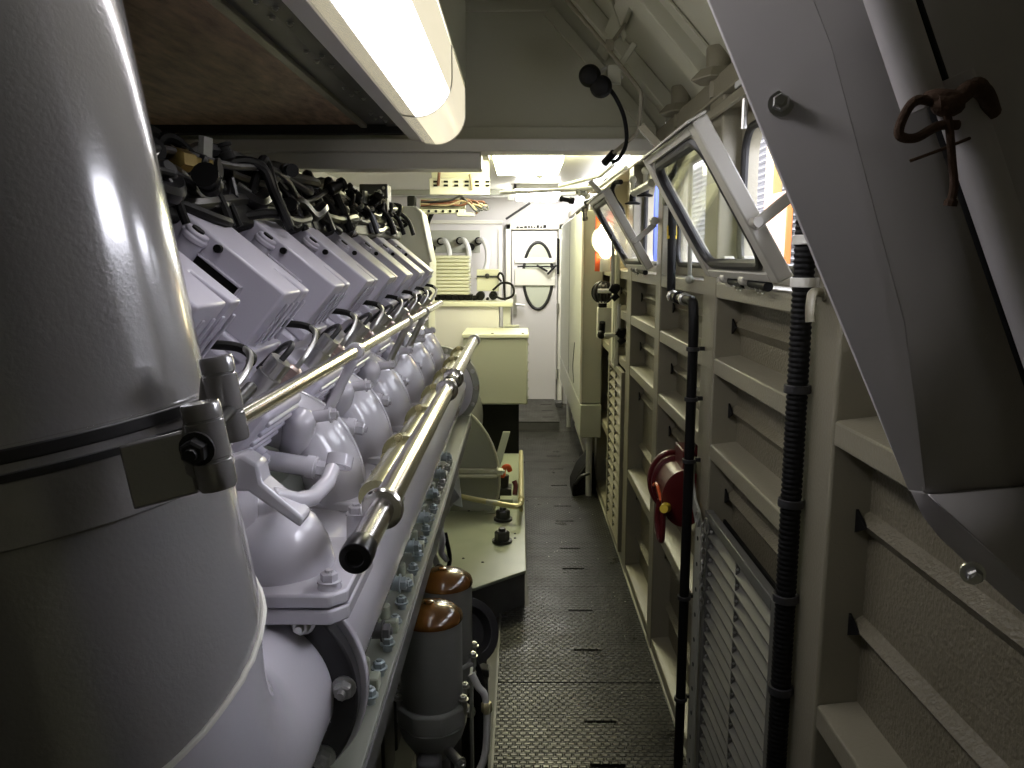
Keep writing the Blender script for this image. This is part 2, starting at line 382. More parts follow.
# ================================================================== ENGINE BODY
eng = thing('engine_block', 'grey diesel engine block with a bolted ledge under the white air manifold', 'engine', (-.9, 2.6, -.3))
prof = [(-.262, .80), (-.262, .835), (-.345, .84), (-.37, 1.0), (-.52, 1.0), (-.62, 1.10), (-.66, 1.36), (-.86, 1.36), (-1.05, 1.52), (-1.6, 1.52), (-1.6, -.30), (-.42, -.30), (-.42, .55), (-.34, .80)]
obj('crankcase', MB().prism([(x, 1.02, z) for x, z in prof], (0, 3.3, 0)), 'crank', eng, .004)
obj('oil_pan_rail', MB().box((-.30, 1.0, .775), (-.257, 4.25, .829)), 'dark', eng, .004)
for k in range(18):
    y = 1.42 + k*.105
    obj('ledge_bolt', MB().lathe((-.285, y, .835), (0, 0, 1), [(.0105, 0), (.0105, .018)], 14).hexbolt((-.285, y, .850), (0, 0, 1), .0125, .013), 'bluesteel' if k < 12 else 'steel', eng)
for k in range(7):
    y = 1.59 + k*.25
    s_ = MB().cyl((-.38, y, .90), (-.290, y, .90), .017).cyl((-.40, y, .90), (-.315, y, .90), .024)
    obj('side_stud', s_.hexbolt((-.290, y, .90), (1, 0, 0), .017, .015), 'bluesteel' if k else 'dark', eng)
    obj('ledge_lug', MB().box((-.335, y-.135, .835), (-.275, y-.10, .865)).cyl((-.305, y-.118, .865), (-.305, y-.118, .90), .012), 'deckpaint', eng, .004)
    obj('inspection_cover', MB().box((-.428, y-.10, .02), (-.41, y+.10, .48)), 'dark', eng, .008)

# air manifold along the bank, with the dark clamped joint at its near end
man = thing('air_manifold', 'long smooth white-painted air manifold pipe running under the steel rails', 'pipe', (-.426, 2.7, .83))
MX, MZ, MR = -.436, .990, .155
obj('pipe', MB().tube([(MX, 1.225, MZ), (MX, 4.28, MZ)], MR, 48), 'engine', man)
obj('near_flange', MB().ring((MX, 1.214, MZ), (0, 1, 0), .10, .190, .016, 56), 'engine', man, .003)
obj('end_flange', MB().lathe((MX, 4.20, MZ), (0, 1, 0), [(.155, 0), (.19, .01), (.19, .05)], 48), 'engine', man, .003)
obj('end_cover', MB().lathe((MX, 4.25, MZ), (0, 1, 0), [(.225, 0), (.225, .03), (.15, .05)], 48), 'greybox', man, .003)
b = MB()
for k in range(14):
    a = 2*PI*k/14; b.hexbolt((MX+.207*math.cos(a), 4.25, MZ+.207*math.sin(a)), (0, -1, 0), .009, .01)
obj('cover_bolt', b, 'steel', man)
jc = thing('pipe_coupling', 'black clamp ring with two bolts joining elbow and white manifold', 'clamp', (MX, 1.19, MZ-.2))
obj('band', MB().ring((MX, 1.178, MZ), (0, 1, 0), .140, .180, .034, 64), 'blackmetal', jc, .004)
for a in (52, 6, -40, 100, 150):
    a = math.radians(a); p = V((MX+.160*math.cos(a), 1.178, MZ+.160*math.sin(a)))
    bo = obj('bolt', MB().hexbolt(p, (0, -1, 0), .0145, .016), 'steel', jc)
    obj('stud_end', MB().cyl(p+V((0, -.016, 0)), p+V((0, -.030, 0)), .0075, .006, 12), 'steel', bo)

# thick leaning riser pipe in front, its elbow and strap clamp
ax0, ax1 = V((-.634, .85, 2.165)), V((-.478, .85, 1.195))
rs = thing('riser_pipe', 'very thick leaning grey riser pipe with a glossy highlight, closest of all', 'pipe', (-.6, .9, .85))
u = (ax1-ax0).normalized()
zc = lambda z: ax0 + u*((z-ax0.z)/u.z)
obj('upper_pipe', MB().tube([ax0, zc(1.50)], .1815, 72), 'riser', rs)
lpm = MB().tube([zc(1.505), zc(1.205)], .187, 72)
for v in lpm.v[72:144]:
    rd = (v - zc(1.205))/.187; v -= u*(.07*rd.y + .015*rd.x)
obj('lower_pipe', lpm, 'riser', rs)
pth = [zc(1.26)]; rad = [.181]
for i in range(25):
    t_ = PI/2*i/24; pth.append(V((zc(1.215).x + (MX-zc(1.215).x)*i/24, .85+.225*(1-math.cos(t_)), MZ+.225*(1-math.sin(t_))))); rad.append(.1815-.0395*i/24)
pth.append(V((MX, 1.185, MZ))); rad.append(.142)
obj('elbow', MB().tube(pth, rad, 64), 'engine', rs)
nseam = MB(); e1 = u.cross(V((0, 1, 0))).normalized(); e2 = u.cross(e1).normalized(); cs = zc(1.205); loop = []
for i in range(97):
    a = 2*PI*i/96; rd = e1*math.cos(a) + e2*math.sin(a); loop.append(cs + rd*(.1885 + R.uniform(-.0006, .0012)) - u*(.07*rd.y + .015*rd.x))
obj('weld_seam', nseam.tube(loop, .0035, 8, False), 'white', rs)
cl = thing('strap_clamp', 'dark grey strap clamp with two upright pins around the thick riser pipe', 'clamp', (-.55, .85, 1.40))
c0 = zc(1.475)
obj('band', MB().ring(c0 + u*.0, u, .180, .1925, .062, 72), 'riser', cl, .002)
obj('thin_ring', MB().ring(c0 - u*.028, u, .1805, .1885, .014, 72), 'blackmetal', cl, .002)
obj('band_edge', MB().ring(c0 - u*.006, u, .1805, .1945, .007, 72), 'blackmetal', cl)
# trunnion pins at the clamp's opening
up = -u
for q, h, rr in ((V((-.280, .72, 1.468)), .082, .0180), (V((-.293, .80, 1.495)), .088, .0170)):
    t_ = obj('pin', MB().lathe(q, up, [(rr*.9, 0), (rr, .004), (rr, h*.32), (rr*.93, h*.33), (rr*.93, h*.36), (rr, h*.37), (rr, h*.78), (rr*.94, h*.79), (rr*.94, h*.81), (rr, h*.82), (rr, h-.003), (rr*.92, h)], 28), 'riser', cl)
    ww = q + up*h*.5
    obj('pin_saddle', MB().obox(ww + V((-.03, -.006, -.03)), (.03, .0, 0), (0, .03, 0), (.008, 0, .055)), 'riser', t_, .004)
obj('tension_bolt', MB().cyl((-.290, .69, 1.51), (-.293, .86, 1.54), .007).hexbolt((-.289, .700, 1.511), (.0, -1, -.15), .012, .012), 'blackmetal', cl)
p0 = c0 + V((.128, -.145, -.03))
obj('end_tab', MB().obox((-.352, .700, 1.452), (.055, .016, .012), (-.010, 0, .060), (.0, .006, 0)), 'riser', cl, .003)
# valve housing between riser and the first elbow
hs = thing('valve_housing', 'glossy white domed valve housing with bolted flange beside the thick riser', 'housing', (-.38, 1.27, 1.12))
hc = V((-.395, 1.27, 1.225))
obj('dome', MB().lathe((-.40, 1.27, 1.13), (-.12, -.10, 1), [(.096, 0), (.098, .03), (.094, .075), (.080, .115), (.058, .14), (.04, .15), (.036, .17), (.028, .175)], 36), 'engine', hs, .002)
fl = [(-.49, 1.14), (-.285, 1.14), (-.262, 1.165), (-.262, 1.37), (-.285, 1.40), (-.49, 1.40)]
obj('upper_flange', MB().prism([(x, y, 1.155) for x, y in fl], (0, 0, .022)), 'engine', hs, .004)
obj('lower_flange', MB().prism([(x, y, 1.128) for x, y in fl], (0, 0, .024)), 'engine', hs, .004)
obj('neck', MB().cyl((-.40, 1.27, 1.05), (-.40, 1.27, 1.13), .08, n=32), 'engine', hs)
for x, y in ((-.292, 1.17), (-.285, 1.35), (-.42, 1.165)):
    bs = obj('boss', MB().cyl((x, y, 1.176), (x, y, 1.186 if y < 1.3 else 1.235), .019, .017), 'engine', hs)
    obj('bolt', MB().hexbolt((x, y, 1.186 if y < 1.3 else 1.235), (0, 0, 1), .014, .013), 'engine', bs)
arm = bez([(-.375, .98, 1.40), (-.35, 1.08, 1.365), (-.33, 1.17, 1.335), (-.305, 1.26, 1.335), (-.30, 1.30, 1.345)], 6)
la = [(-.375, 1.405), (-.345, 1.415), (-.322, 1.40), (-.318, 1.375), (-.262, 1.325), (-.268, 1.31), (-.325, 1.352), (-.338, 1.362), (-.375, 1.362)]
obj('lever_arm', MB().prism([(x-.035, 1.06, z) for x, z in la], (.0, .045, 0)).tube([(-.345, 1.07, 1.355), (-.318, 1.10, 1.338), (-.305, 1.14, 1.33), (-.298, 1.20, 1.335), (-.300, 1.25, 1.345)], .0125, 14), 'engine', hs, .005)
obj('lever_clip', MB().ring((-.301, 1.295, 1.335), (0.1, .5, .8), .012, .022, .02, 20), 'engine', hs)
obj('rear_plate', MB().obox((-.47, 1.16, 1.25), (.06, .05, .0), (0, .02, .12), (-.02, .03, 0)), 'engine', hs, .008)

# ================================================================== PER-CYLINDER SETS (eight along the bank, .40 m apart)
T, N_ = V((.769, 0, -.639)), V((.639, 0, .769))
def W(s, n, y, o=(-.418, 0, 1.613)): return V(o) + T*s + N_*n + V((0, y, 0))
D0 = 1.62                                        # far edge of the second cover; copies step from here
cv = thing('rocker_cover', '', 'engine cover', W(-.2, -.15, D0-.09), 'rocker covers along the engine')
o2 = [(-.40, D0-.172), (-.004, D0-.172), (-.004, D0-.062), (-.075, D0-.058), (-.075, D0-.048), (-.004, D0-.044), (-.004, D0), (-.40, D0)]
obj('shell', MB().prism([W(s, -.125, y) for s, y in o2], N_*.125), 'cover', cv, .010, seg=3)
obj('base_flange', MB().obox(W(-.41, -.15, D0-.187), T*.425, (0, .20, 0), N_*.026), 'cover', cv, .005)
b = MB()
for q in (.022, .060, .098, .14): b.obox(W(.0, -.12, D0-.16+q), T*.005, (0, .008, 0), N_*.10)
obj('end_rib', b, 'cover', cv, .003)
lt = obj('latch', MB().cyl(W(-.19, -.115, D0-.176), W(-.19, -.008, D0-.176), .023, n=24).cyl(W(-.19, -.03, D0-.176), W(-.19, -.016, D0-.176), .026, n=24), 'cover', cv, .004)
obj('latch_plug', MB().cyl(W(-.19, -.010, D0-.182), W(-.19, -.004, D0-.182), .012).cyl(W(-.145, -.012, D0-.170), W(-.145, -.012, D0-.182), .0075), 'black', lt)
fr = MB()
for a, c_ in (((-.185, -.078), (-.070, -.073)), ((-.185, -.045), (-.070, -.040)), ((-.185, -.078), (-.180, -.040)), ((-.075, -.078), (-.070, -.040))):
    fr.obox(W(a[0], a[1], D0-.180), T*(c_[0]-a[0]), (0, .01, 0), N_*(c_[1]-a[1]))
obj('recess_frame', fr, 'cover', cv, .002)
obj('recess', MB().obox(W(-.180, -.073, D0-.175), T*.105, (0, .004, 0), N_*.028), 'black', cv)
# head below each cover with fuel pipe, nuts and plug
hd = thing('cylinder_head', '', 'cylinder head', W(-.2, -.40, D0-.09), 'cylinder heads along the engine')
obj('casting', MB().obox(W(-.40, -.40, D0-.20), T*.405, (0, .235, 0), N_*.25).obox(W(-.05, -.34, D0-.20), T*.165, (0, .235, 0), N_*.15), 'cover', hd, .010)
fb = MB()
for k in range(5): fb.obox(W(.10, -.215-.024*k, D0-.185), T*.022, (0, .20, 0), N_*.010)
obj('fins', fb, 'cover', hd, .003)
cn = obj('plug_body', MB().cyl(W(.06, -.20, D0-.155), W(.06, -.105, D0-.155), .020, n=18).cyl(W(.06, -.17, D0-.155), W(.06, -.14, D0-.155), .024, n=18), 'steel', hd)
cb = MB()
for k in range(8): cb.cyl(W(.06+.019*math.cos(k*.78), -.135, D0-.155+.019*math.sin(k*.78)), W(.06+.019*math.cos(k*.78), -.106, D0-.155+.019*math.sin(k*.78)), .0035, n=6)
obj('knurl', cb, 'steel', cn)
nt_ = obj('fuel_nut', MB().lathe(W(.078, -.195, D0-.06), N_, [(.022, 0), (.022, .045), (.018, .047), (.018, .066), (.010, .07)], 6), 'copper', hd)
obj('fuel_pipe', MB().tube(bez([W(.078, -.125, D0-.06), W(.076, -.10, D0-.05), W(.068, -.072, D0-.02), W(.052, -.062, D0+.01), W(.030, -.066, D0+.025)], 6), .0055, 10), 'steel', hd)
obj('lead', MB().tube(bez([W(-.02, -.10, D0-.0), W(.0, -.085, D0+.008), W(.03, -.068, D0+.022), W(.055, -.064, D0+.015), W(.062, -.068, D0+.0)], 6), .0075, 10), 'black', hd)
obj('lead', MB().tube(bez([W(.06, -.107, D0-.155), W(.058, -.08, D0-.14), W(.045, -.085, D0-.10), W(.03, -.12, D0-.06), W(.02, -.18, D0-.05)], 6), .006, 8), 'blackmetal', hd)
obj('drain_stub', MB().cyl(W(.0, -.30, D0-.10), W(.135, -.30, D0-.10), .018).hexbolt(W(.135, -.30, D0-.10), T, .014, .013), 'cover', hd)
# black cable that drops from the harness to each cover
dc = tag(obj('injector_cable', MB().tube(bez([(-.70, D0-.20, 1.90), (-.668, D0-.22, 1.865), (-.655, D0-.23, 1.81), (-.66, D0-.225, 1.745), W(-.35, -.06, D0-.205)], 7), .0125, 12), 'blackgloss'), '', 'cable', 'black cables dropping to the rocker covers')
# curved white duct elbow from head to the olive tube
DE = 1.76
el = thing('intake_elbow', '', 'pipe elbow', (-.45, DE, 1.05), 'white duct elbows along the engine')
pe = bez([(-.66, DE-.02, 1.345), (-.56, DE-.01, 1.338), (-.475, DE, 1.298), (-.427, DE, 1.222), (-.412, DE, 1.12), (-.415, DE, 1.06)], 14)
def flat_tube(path, ra, rb, n=20):              # elliptical section: ra across the bend, rb along the bank
    m_ = MB().tube(path, ra, n)
    cy = sum(p.y for p in path)/len(path)
    for v in m_.v: v.y = cy + (v.y-cy)*rb/ra
    return m_
obj('duct', flat_tube(pe, .067, .098, 44), 'engine', el)
ridge = [p + V((0, .086*0, 0)) for p in pe]
rp = []
for i, p in enumerate(pe[8:-12]):
    t = (pe[i+9]-pe[i+7]).normalized(); rp.append(p + V((-t.z, 0, t.x))*.065)
obj('casting_ridge', MB().tube(rp, .007, 8), 'engine', el)
obj('foot_flange', MB().prism([(-.485, DE-.095, 1.135), (-.335, DE-.095, 1.135), (-.318, DE-.06, 1.135), (-.318, DE+.06, 1.135), (-.335, DE+.095, 1.135), (-.485, DE+.095, 1.135)], (0, 0, .022)), 'engine', el, .005)
bb = obj('boss', MB().lathe((-.475, DE-.085, 1.305), (.25, -.45, .6), [(.034, -.05), (.034, .040), (.031, .055), (.024, .065), (.012, .070)], 24), 'engine', el)
obj('boss_bolt', MB().cyl((-.455, DE-.10, 1.345), (-.40, DE-.10, 1.352), .013, n=14).hexbolt((-.40, DE-.10, 1.352), (1, 0, .1), .013, .012), 'engine', bb)
sb = obj('side_spigot', MB().cyl((-.55, DE-.13, 1.265), (-.43, DE-.13, 1.245), .021, n=18).cyl((-.445, DE-.13, 1.2475), (-.428, DE-.13, 1.2447), .025, n=18), 'engine', el)
obj('spigot_bolt', MB().hexbolt((-.428, DE-.13, 1.2447), (1, 0, -.16), .017, .022), 'engine', sb)
obj('foot_bolt', MB().cyl((-.335, DE-.06, 1.157), (-.335, DE-.06, 1.175), .012).hexbolt((-.335, DE-.06, 1.175), (0, 0, 1), .012, .012).cyl((-.335, DE+.06, 1.157), (-.335, DE+.06, 1.175), .012).hexbolt((-.335, DE+.06, 1.175), (0, 0, 1), .012, .012), 'steel', el)
for k in (-1, 0, 1, 2, 3, 4, 5, 6):
    nm = ORD[k+1]
    for src, lab in ((cv, 'lavender grey boxy rocker cover, %s in the row from the thick riser pipe'), (hd, 'grey cylinder head with fuel pipe under the %s rocker cover from the riser'), (dc, 'black cable dropping from the harness to the %s rocker cover from the riser')):
        if k == 0: src['label'] = lab % nm
        else: copy_tree(src, (0, .40*k, 0), None, lab % nm)
    if k < 6:
        lab = 'glossy white curved duct elbow, %s in the row from the valve housing'
        if k == -1: pass
        else:
            if k == 0: el['label'] = lab % ORD[0]
            else: copy_tree(el, (0, .40*k, 0), None, lab % ORD[k])

# ================================================================== RAILS AND TUBES ALONG THE ENGINE
t = thing('support_rail', 'thin polished steel rail above the white duct elbows', 'rail', (-.355, 2.3, 1.46))
obj('bar', MB().tube([(-.355, .95, 1.48), (-.355, 3.62, 1.48)], .0135, 20), 'chrome', t)
for y in (1.72, 2.55, 3.02):
    k = obj('bracket', MB().cyl((-.355, y, 1.47), (-.43, y+.02, 1.33), .011, n=12).ring((-.355, y-.012, 1.48), (0, 1, 0), .012, .019, .024, 20), 'engine' if y < 2 else 'steel', t)
t = thing('coupled_shaft', 'thick polished steel shaft with collars and a black end cap', 'shaft', (-.215, 2.4, 1.26))
SX, SZ = -.215, 1.29
obj('main_bar', MB().tube([(SX, 1.21, SZ), (SX, 3.82, SZ)], .0225, 28), 'chrome', t)
obj('near_sleeve', MB().tube([(SX, 1.02, SZ), (SX, 1.22, SZ)], .020, 28), 'chrome', t)
obj('end_cap', MB().lathe((SX, 1.045, SZ), (0, -1, 0), [(.0215, 0), (.0225, .01), (.0225, .04), (.021, .046), (.012, .047), (.0115, .040)], 28), 'blackgloss', t, .001)
for y in (1.215, 2.36, 2.60):
    obj('collar', MB().lathe((SX, y-.012, SZ), (0, 1, 0), [(.0225, 0), (.031, .002), (.034, .006), (.034, .014), (.031, .018), (.0225, .02)], 32), 'chrome', t)
obj('joint_band', MB().lathe((SX, 2.46, SZ), (0, 1, 0), [(.024, 0), (.024, .05)], 24), 'black', t)
obj('tip_cap', MB().lathe((SX, 3.80, SZ), (0, 1, 0), [(.03, 0), (.03, .03), (.02, .04)], 24), 'steel', t)
for y in (1.34, 2.42, 3.3):
    obj('hanger', MB().obox((SX-.005, y, SZ-.02), (-.09, 0, -.14), (0, .03, 0), (.02, 0, -.01)), 'dark', t, .002)
t = thing('water_tube', 'olive varnished flanged tube lying along the foot of the duct elbows', 'tube', (-.295, 2.5, 1.15))
for k in range(6):
    y = 1.58 + .40*k
    s_ = obj('tube_section', MB().tube([(-.292, y, 1.195), (-.292, y+.39, 1.195)], .037, 24), 'gold', t)
    obj('flange', MB().ring((-.292, y+.365, 1.195), (0, 1, 0), .03, .051, .012, 24), 'gold', s_, .002)
    obj('flange', MB().ring((-.292, y+.383, 1.195), (0, 1, 0), .03, .051, .012, 24), 'gold', s_, .002)
    bb = MB()
    for a in (20, 100, 190, 280): bb.hexbolt((-.292+.044*math.cos(math.radians(a)), y+.365, 1.195+.044*math.sin(math.radians(a))), (0, -1, 0), .008, .009)
    obj('flange_bolt', bb, 'brass', s_)

# ================================================================== BLACK WIRING ON TOP
hn = thing('wiring_harness', 'tangled black wiring harness lying along the tops of the rocker covers', 'cables', (-.72, 2.6, 1.75))
rr = random.Random(3)
def trunk(cx, cz, amp, y0, y1, step):
    pts = []; y = y0
    while y < y1:
        lift = .06*(y-1.6)/2.8
        pts.append((cx + rr.uniform(-amp, amp), y, cz + lift + rr.uniform(-amp, amp))); y += step*rr.uniform(.8, 1.2)
    return bez(pts, 5)
obj('trough', MB().prism([(-.86, 1.05, 1.66), (-.60, 1.05, 1.74), (-.62, 1.05, 1.82), (-.86, 1.05, 1.88)], (0, 3.1, .035)), 'black', hn, .01)
for k in range(30):
    cx, cz = rr.uniform(-.80, -.60), rr.uniform(1.775, 1.89)
    r_ = rr.choice((.008, .011, .015, .020))
    obj('cable', MB().tube(trunk(cx, cz, .035, 1.05, 4.15, rr.choice((.1, .16, .22))), r_, 8), rr.choice(('black', 'black', 'blackgloss', 'blackmetal')), hn)
for k in range(26):                              # arches and loops that stick up out of the bundle
    y = 1.30 + k*.112; x = rr.uniform(-.76, -.60); h = rr.uniform(.02, .05); s_ = rr.uniform(.06, .16); z0 = 1.865 + .06*(y-1.6)/2.8
    p = [(x, y, z0-.06), (x+rr.uniform(-.03, .03), y+s_*.2, z0+h*.6), (x+rr.uniform(-.05, .05), y+s_*.6, z0+h*.8), (x+.04, y+s_, z0-.04), (x+.07, y+s_*1.1, z0-.12)]
    obj('loop', MB().tube(bez(p, 6), rr.choice((.008, .011, .014)), 8), rr.choice(('black', 'blackgloss')), hn)
for k in range(64):                              # connector bodies and clips
    y = 1.18 + k*.046; x = rr.uniform(-.76, -.58); z = rr.uniform(1.765, 1.895) + .06*(y-1.6)/2.8
    d_ = V((rr.uniform(-1, 1), rr.uniform(-1, .3), rr.uniform(-.6, .8))).normalized()
    L = rr.uniform(.03, .075); q = rr.uniform(.012, .024)
    c_ = obj('connector', MB().lathe((x, y, z), d_, [(q*.7, 0), (q, .006), (q, L*.5), (q*.82, L*.52), (q*.82, L*.8), (q*1.08, L*.81), (q*1.08, L)], 14), rr.choice(('black', 'blackgloss', 'blackmetal')), hn)
    if k % 3 == 0: obj('screw', MB().hexbolt(V((x, y, z)) + d_*L, d_, .009, .007), 'steel', c_)
for k in range(7):
    y = 1.45 + .40*k
    obj('tray_bracket', MB().obox((-.635, y, 1.755), (-.028, 0, .02), (0, .004, 0), (.03, 0, .075)), 'cable_grey', hn)
    obj('stay_rod', MB().cyl((-.64, y-.02, 1.825), (-.63, y+.30, 1.84+.008*k), .0045, n=8), 'steel', hn)
for k in range(5):
    y = 1.6 + .55*k
    obj('tag_plate', MB().obox((-.615, y, 1.865+.01*k), (.004, .035, 0), (.0, .012, .05), (-.01, 0, .003)), 'filter', hn)
t = thing('brass_fitting', 'brass valve fitting half buried in the black wiring near the riser', 'fitting', (-.63, 1.55, 1.86))
obj('body', MB().lathe((-.63, 1.50, 1.86), (.1, 1, .0), [(.014, 0), (.021, .004), (.021, .05), (.016, .055), (.016, .10), (.019, .105), (.019, .12)], 6), 'brassdark', t)
obj('outlet', MB().cyl((-.625, 1.53, 1.82), (-.62, 1.60, 1.83), .011), 'brassdark', t)
t = thing('junction_box', 'grey junction box on a post above the far end of the wiring', 'box', (-.745, 4.25, 1.6))
obj('case', MB().box((-.82, 4.2, 1.955), (-.675, 4.32, 2.055)), 'blackmetal', t, .006)
obj('post', MB().cyl((-.70, 4.26, 1.5), (-.70, 4.26, 1.96), .012), 'cable_grey', t)
obj('screw', MB().hexbolt((-.80, 4.2, 1.975), (0, -1, 0), .006, .005).hexbolt((-.695, 4.2, 2.035), (0, -1, 0), .006, .005), 'steel', t)

_pt, _yw = math.atan(126/800), math.atan(7/800)
def at(px, py, Y):                               # sight line through a picture point, met at distance Y down the corridor
    a, v = (px-512)/800, (384-py)/800
    y = math.cos(_pt) + v*math.sin(_pt); z = -math.sin(_pt) + v*math.cos(_pt)
    x, y = a*math.cos(_yw) - y*math.sin(_yw), a*math.sin(_yw) + y*math.cos(_yw)
    return V((x*Y/y, Y, 1.68 + z*Y/y))

# ================================================================== FILTERS BESIDE THE WALKWAY
def oil_filter(x, y, ztop, label):
    f = thing('oil_filter', label, 'filter', (x, y, ztop-.42), 'brown-capped oil filters')
    zb = ztop - .275
    obj('canister', MB().lathe((x, y, zb), (0, 0, 1), [(.084, 0), (.088, .012), (.088, .245), (.0885, .25)], 44), 'filter', f)
    c = obj('cap', MB().lathe((x, y, zb+.25), (0, 0, 1), [(.0905, 0), (.091, .006), (.087, .016), (.068, .030), (.040, .040), (.012, .044)], 44), 'brown', f)
    obj('cap_nut', MB().lathe((x-.005, y, zb+.292), (0, 0, 1), [(.014, 0), (.014, .008), (.008, .010)], 6), 'brown', c)
    o = [(x+.104*math.cos(2*PI*i/8+.39), y+.104*math.sin(2*PI*i/8+.39), zb-.06) for i in range(8)]
    obj('head', MB().prism(o, (0, 0, .062)), 'filter', f, .008)
    obj('bowl', MB().lathe((x, y, zb-.175), (0, 0, 1), [(.045, 0), (.06, .03), (.088, .075), (.10, .116)], 36), 'filter', f)
    k = obj('spout', MB().box((x-.035, y-.12, zb-.24), (x+.03, y-.03, zb-.12)), 'dark', f, .012)
    obj('spout_bolt', MB().hexbolt((x-.02, y-.12, zb-.17), (0, -1, 0), .012, .012).hexbolt((x+.015, y-.12, zb-.17), (0, -1, 0), .012, .012), 'blackmetal', k)
    for a in (-.35, .35, 2.8, -2.8):
        obj('clamp_bolt', MB().cyl((x+.098*math.cos(a), y+.098*math.sin(a), zb-.05), (x+.098*math.cos(a), y+.098*math.sin(a), zb+.03), .006, n=10).hexbolt((x+.098*math.cos(a), y+.098*math.sin(a), zb+.02), (0, 0, 1), .011, .010), 'steel', f)
    obj('drain_plug', MB().cyl((x+.05, y-.06, zb-.12), (x+.085, y-.10, zb-.13), .014).hexbolt((x+.085, y-.10, zb-.13), (.65, -.75, -.2), .014, .012), 'steel', f)
    obj('base_stem', MB().cyl((x, y, -.30), (x, y, zb-.15), .05, n=24), 'dark', f)
    return f
oil_filter(-.248, 2.13, .70, 'dark grey oil filter with glossy brown cap, nearer one of the pair')
oil_filter(-.236, 2.40, .690, 'dark grey oil filter with glossy brown cap, partly hidden behind its twin')
t = thing('filter_drain_pipe', 'pale bent drain pipe beside the nearer brown-capped filter', 'pipe', (-.10, 2.12, .0))
pp = bez([(-.135, 2.14, .50), (-.115, 2.13, .465), (-.095, 2.12, .44), (-.090, 2.11, .36), (-.10, 2.09, .26), (-.15, 2.05, .19), (-.2, 2.0, .15), (-.2, 2.0, -.3)], 6)
obj('tube', MB().tube(pp, .0105, 12), 'cable_grey', t)
obj('union', MB().lathe((-.091, 2.115, .395), (0, 0, 1), [(.013, 0), (.016, .004), (.016, .028), (.013, .032)], 6), 'brass', t)
obj('bracket', MB().box((-.145, 2.19, -.30), (-.135, 2.235, .47)), 'filter', t, .002)
t = thing('pump', 'dark round pump body and hose flange tucked behind the brown-capped filters', 'pump', (-.15, 2.62, -.3))
obj('body', MB().lathe((-.185, 2.60, .40), (.35, -.6, .4), [(.10, -.12), (.10, 0), (.115, .004), (.115, .03), (.085, .032), (.075, -.01), (.02, -.012)], 36), 'blackmetal', t, .002)
obj('stand', MB().box((-.25, 2.57, -.30), (-.15, 2.70, .34)), 'dark', t, .01)
obj('outlet', MB().tube(bez([(-.19, 2.56, .36), (-.14, 2.50, .26), (-.13, 2.46, .10), (-.14, 2.45, -.3)], 6), .03, 16), 'black', t)
t = thing('pit_bracket', 'dark slanting support bar in the pit between filters and walkway', 'bracket', (-.16, 2.9, -.3))
obj('bar', MB().obox((-.33, 3.0, .05), (.22, -.22, .08), (0, .05, 0), (0, 0, .03)), 'dark', t, .004)
obj('post', MB().box((-.135, 2.76, -.30), (-.115, 2.84, .12)), 'dark', t, .003)

# ================================================================== DECK BOX, GENERATOR GUARD, PALE BENT PIPE
db = thing('deck_box', 'low green-grey steel deck box between engine and walkway', 'deck box', (-.25, 4.6, -.3))
top = [(-.60, 3.30), (-.20, 3.49), (.036, 3.70), (.036, 6.05), (-.60, 6.05)]
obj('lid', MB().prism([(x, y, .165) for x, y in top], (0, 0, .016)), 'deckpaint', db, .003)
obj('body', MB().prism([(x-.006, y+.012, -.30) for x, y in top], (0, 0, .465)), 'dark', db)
for q in ((-.091, 4.457), (-.089, 4.093)):
    obj('hex_bolt', MB().hexbolt((q[0], q[1], .181), (0, 0, 1), .040, .05), 'blackmetal', db)
sc_ = MB()
for q in ((-.02, 4.15), (-.02, 4.22), (-.28, 3.85), (-.18, 3.80), (-.30, 4.62)): sc_.lathe((q[0], q[1], .181), (0, 0, 1), [(.008, 0), (.006, .004)], 8)
obj('screw', sc_, 'blackmetal', db)
obj('lid_seam', MB().obox((-.42, 4.70, .181), (.28, 0, 0), (0, .012, 0), (0, 0, .003)), 'black', db)
obj('hatch_edge', MB().prism([(-.20, 4.55, .181), (-.06, 4.60, .181), (-.03, 4.75, .181), (-.22, 4.75, .181)], (0, 0, .006)), 'deckpaint', db, .002)
t = thing('bent_pipe_rail', 'pale yellowish pipe rail bent at a right angle above the deck box', 'pipe', (-.15, 4.6, .181))
obj('cross_pipe', MB().tube(bez([(-.40, 4.56, .30), (-.18, 4.47, .285), (-.03, 4.42, .275), (.004, 4.43, .275), (.013, 4.48, .28)], 6), .0155, 14), 'brass', t)
obj('long_pipe', MB().tube([(.013, 4.45, .28), (.016, 5.70, .28)], .0155, 14), 'brass', t)
obj('sleeve', MB().tube([(-.185, 4.472, .285), (-.12, 4.452, .281)], .018, 14), 'cable_grey', t)
for y in (4.62, 5.5): obj('foot', MB().cyl((.014, y, .181), (.014, y, .27), .012), 'brass', t)
obj('union', MB().lathe((.0135, 4.52, .28), (0, 1, 0), [(.016, 0), (.022, .005), (.022, .035), (.016, .04)], 6), 'brass', t)
t = thing('drain_cock', 'dark valve with orange-red handles beside the bent pale pipe rail', 'valve', (-.09, 4.9, .181))
obj('body', MB().box((-.155, 4.85, .181), (-.045, 4.98, .25)).cyl((-.10, 4.9, .25), (-.095, 4.9, .33), .035), 'blackmetal', t, .006)
obj('handle', MB().tube(bez([(-.10, 4.88, .32), (-.095, 4.87, .375), (-.07, 4.87, .39), (-.055, 4.88, .36)], 5), .017, 12), 'orange', t)
obj('handle', MB().tube(bez([(-.03, 4.86, .30), (-.02, 4.85, .27), (-.025, 4.82, .22)], 5), .016, 12), 'red', t)
obj('block', MB().box((-.115, 4.68, .181), (-.035, 4.76, .235)), 'deckpaint', t, .004)
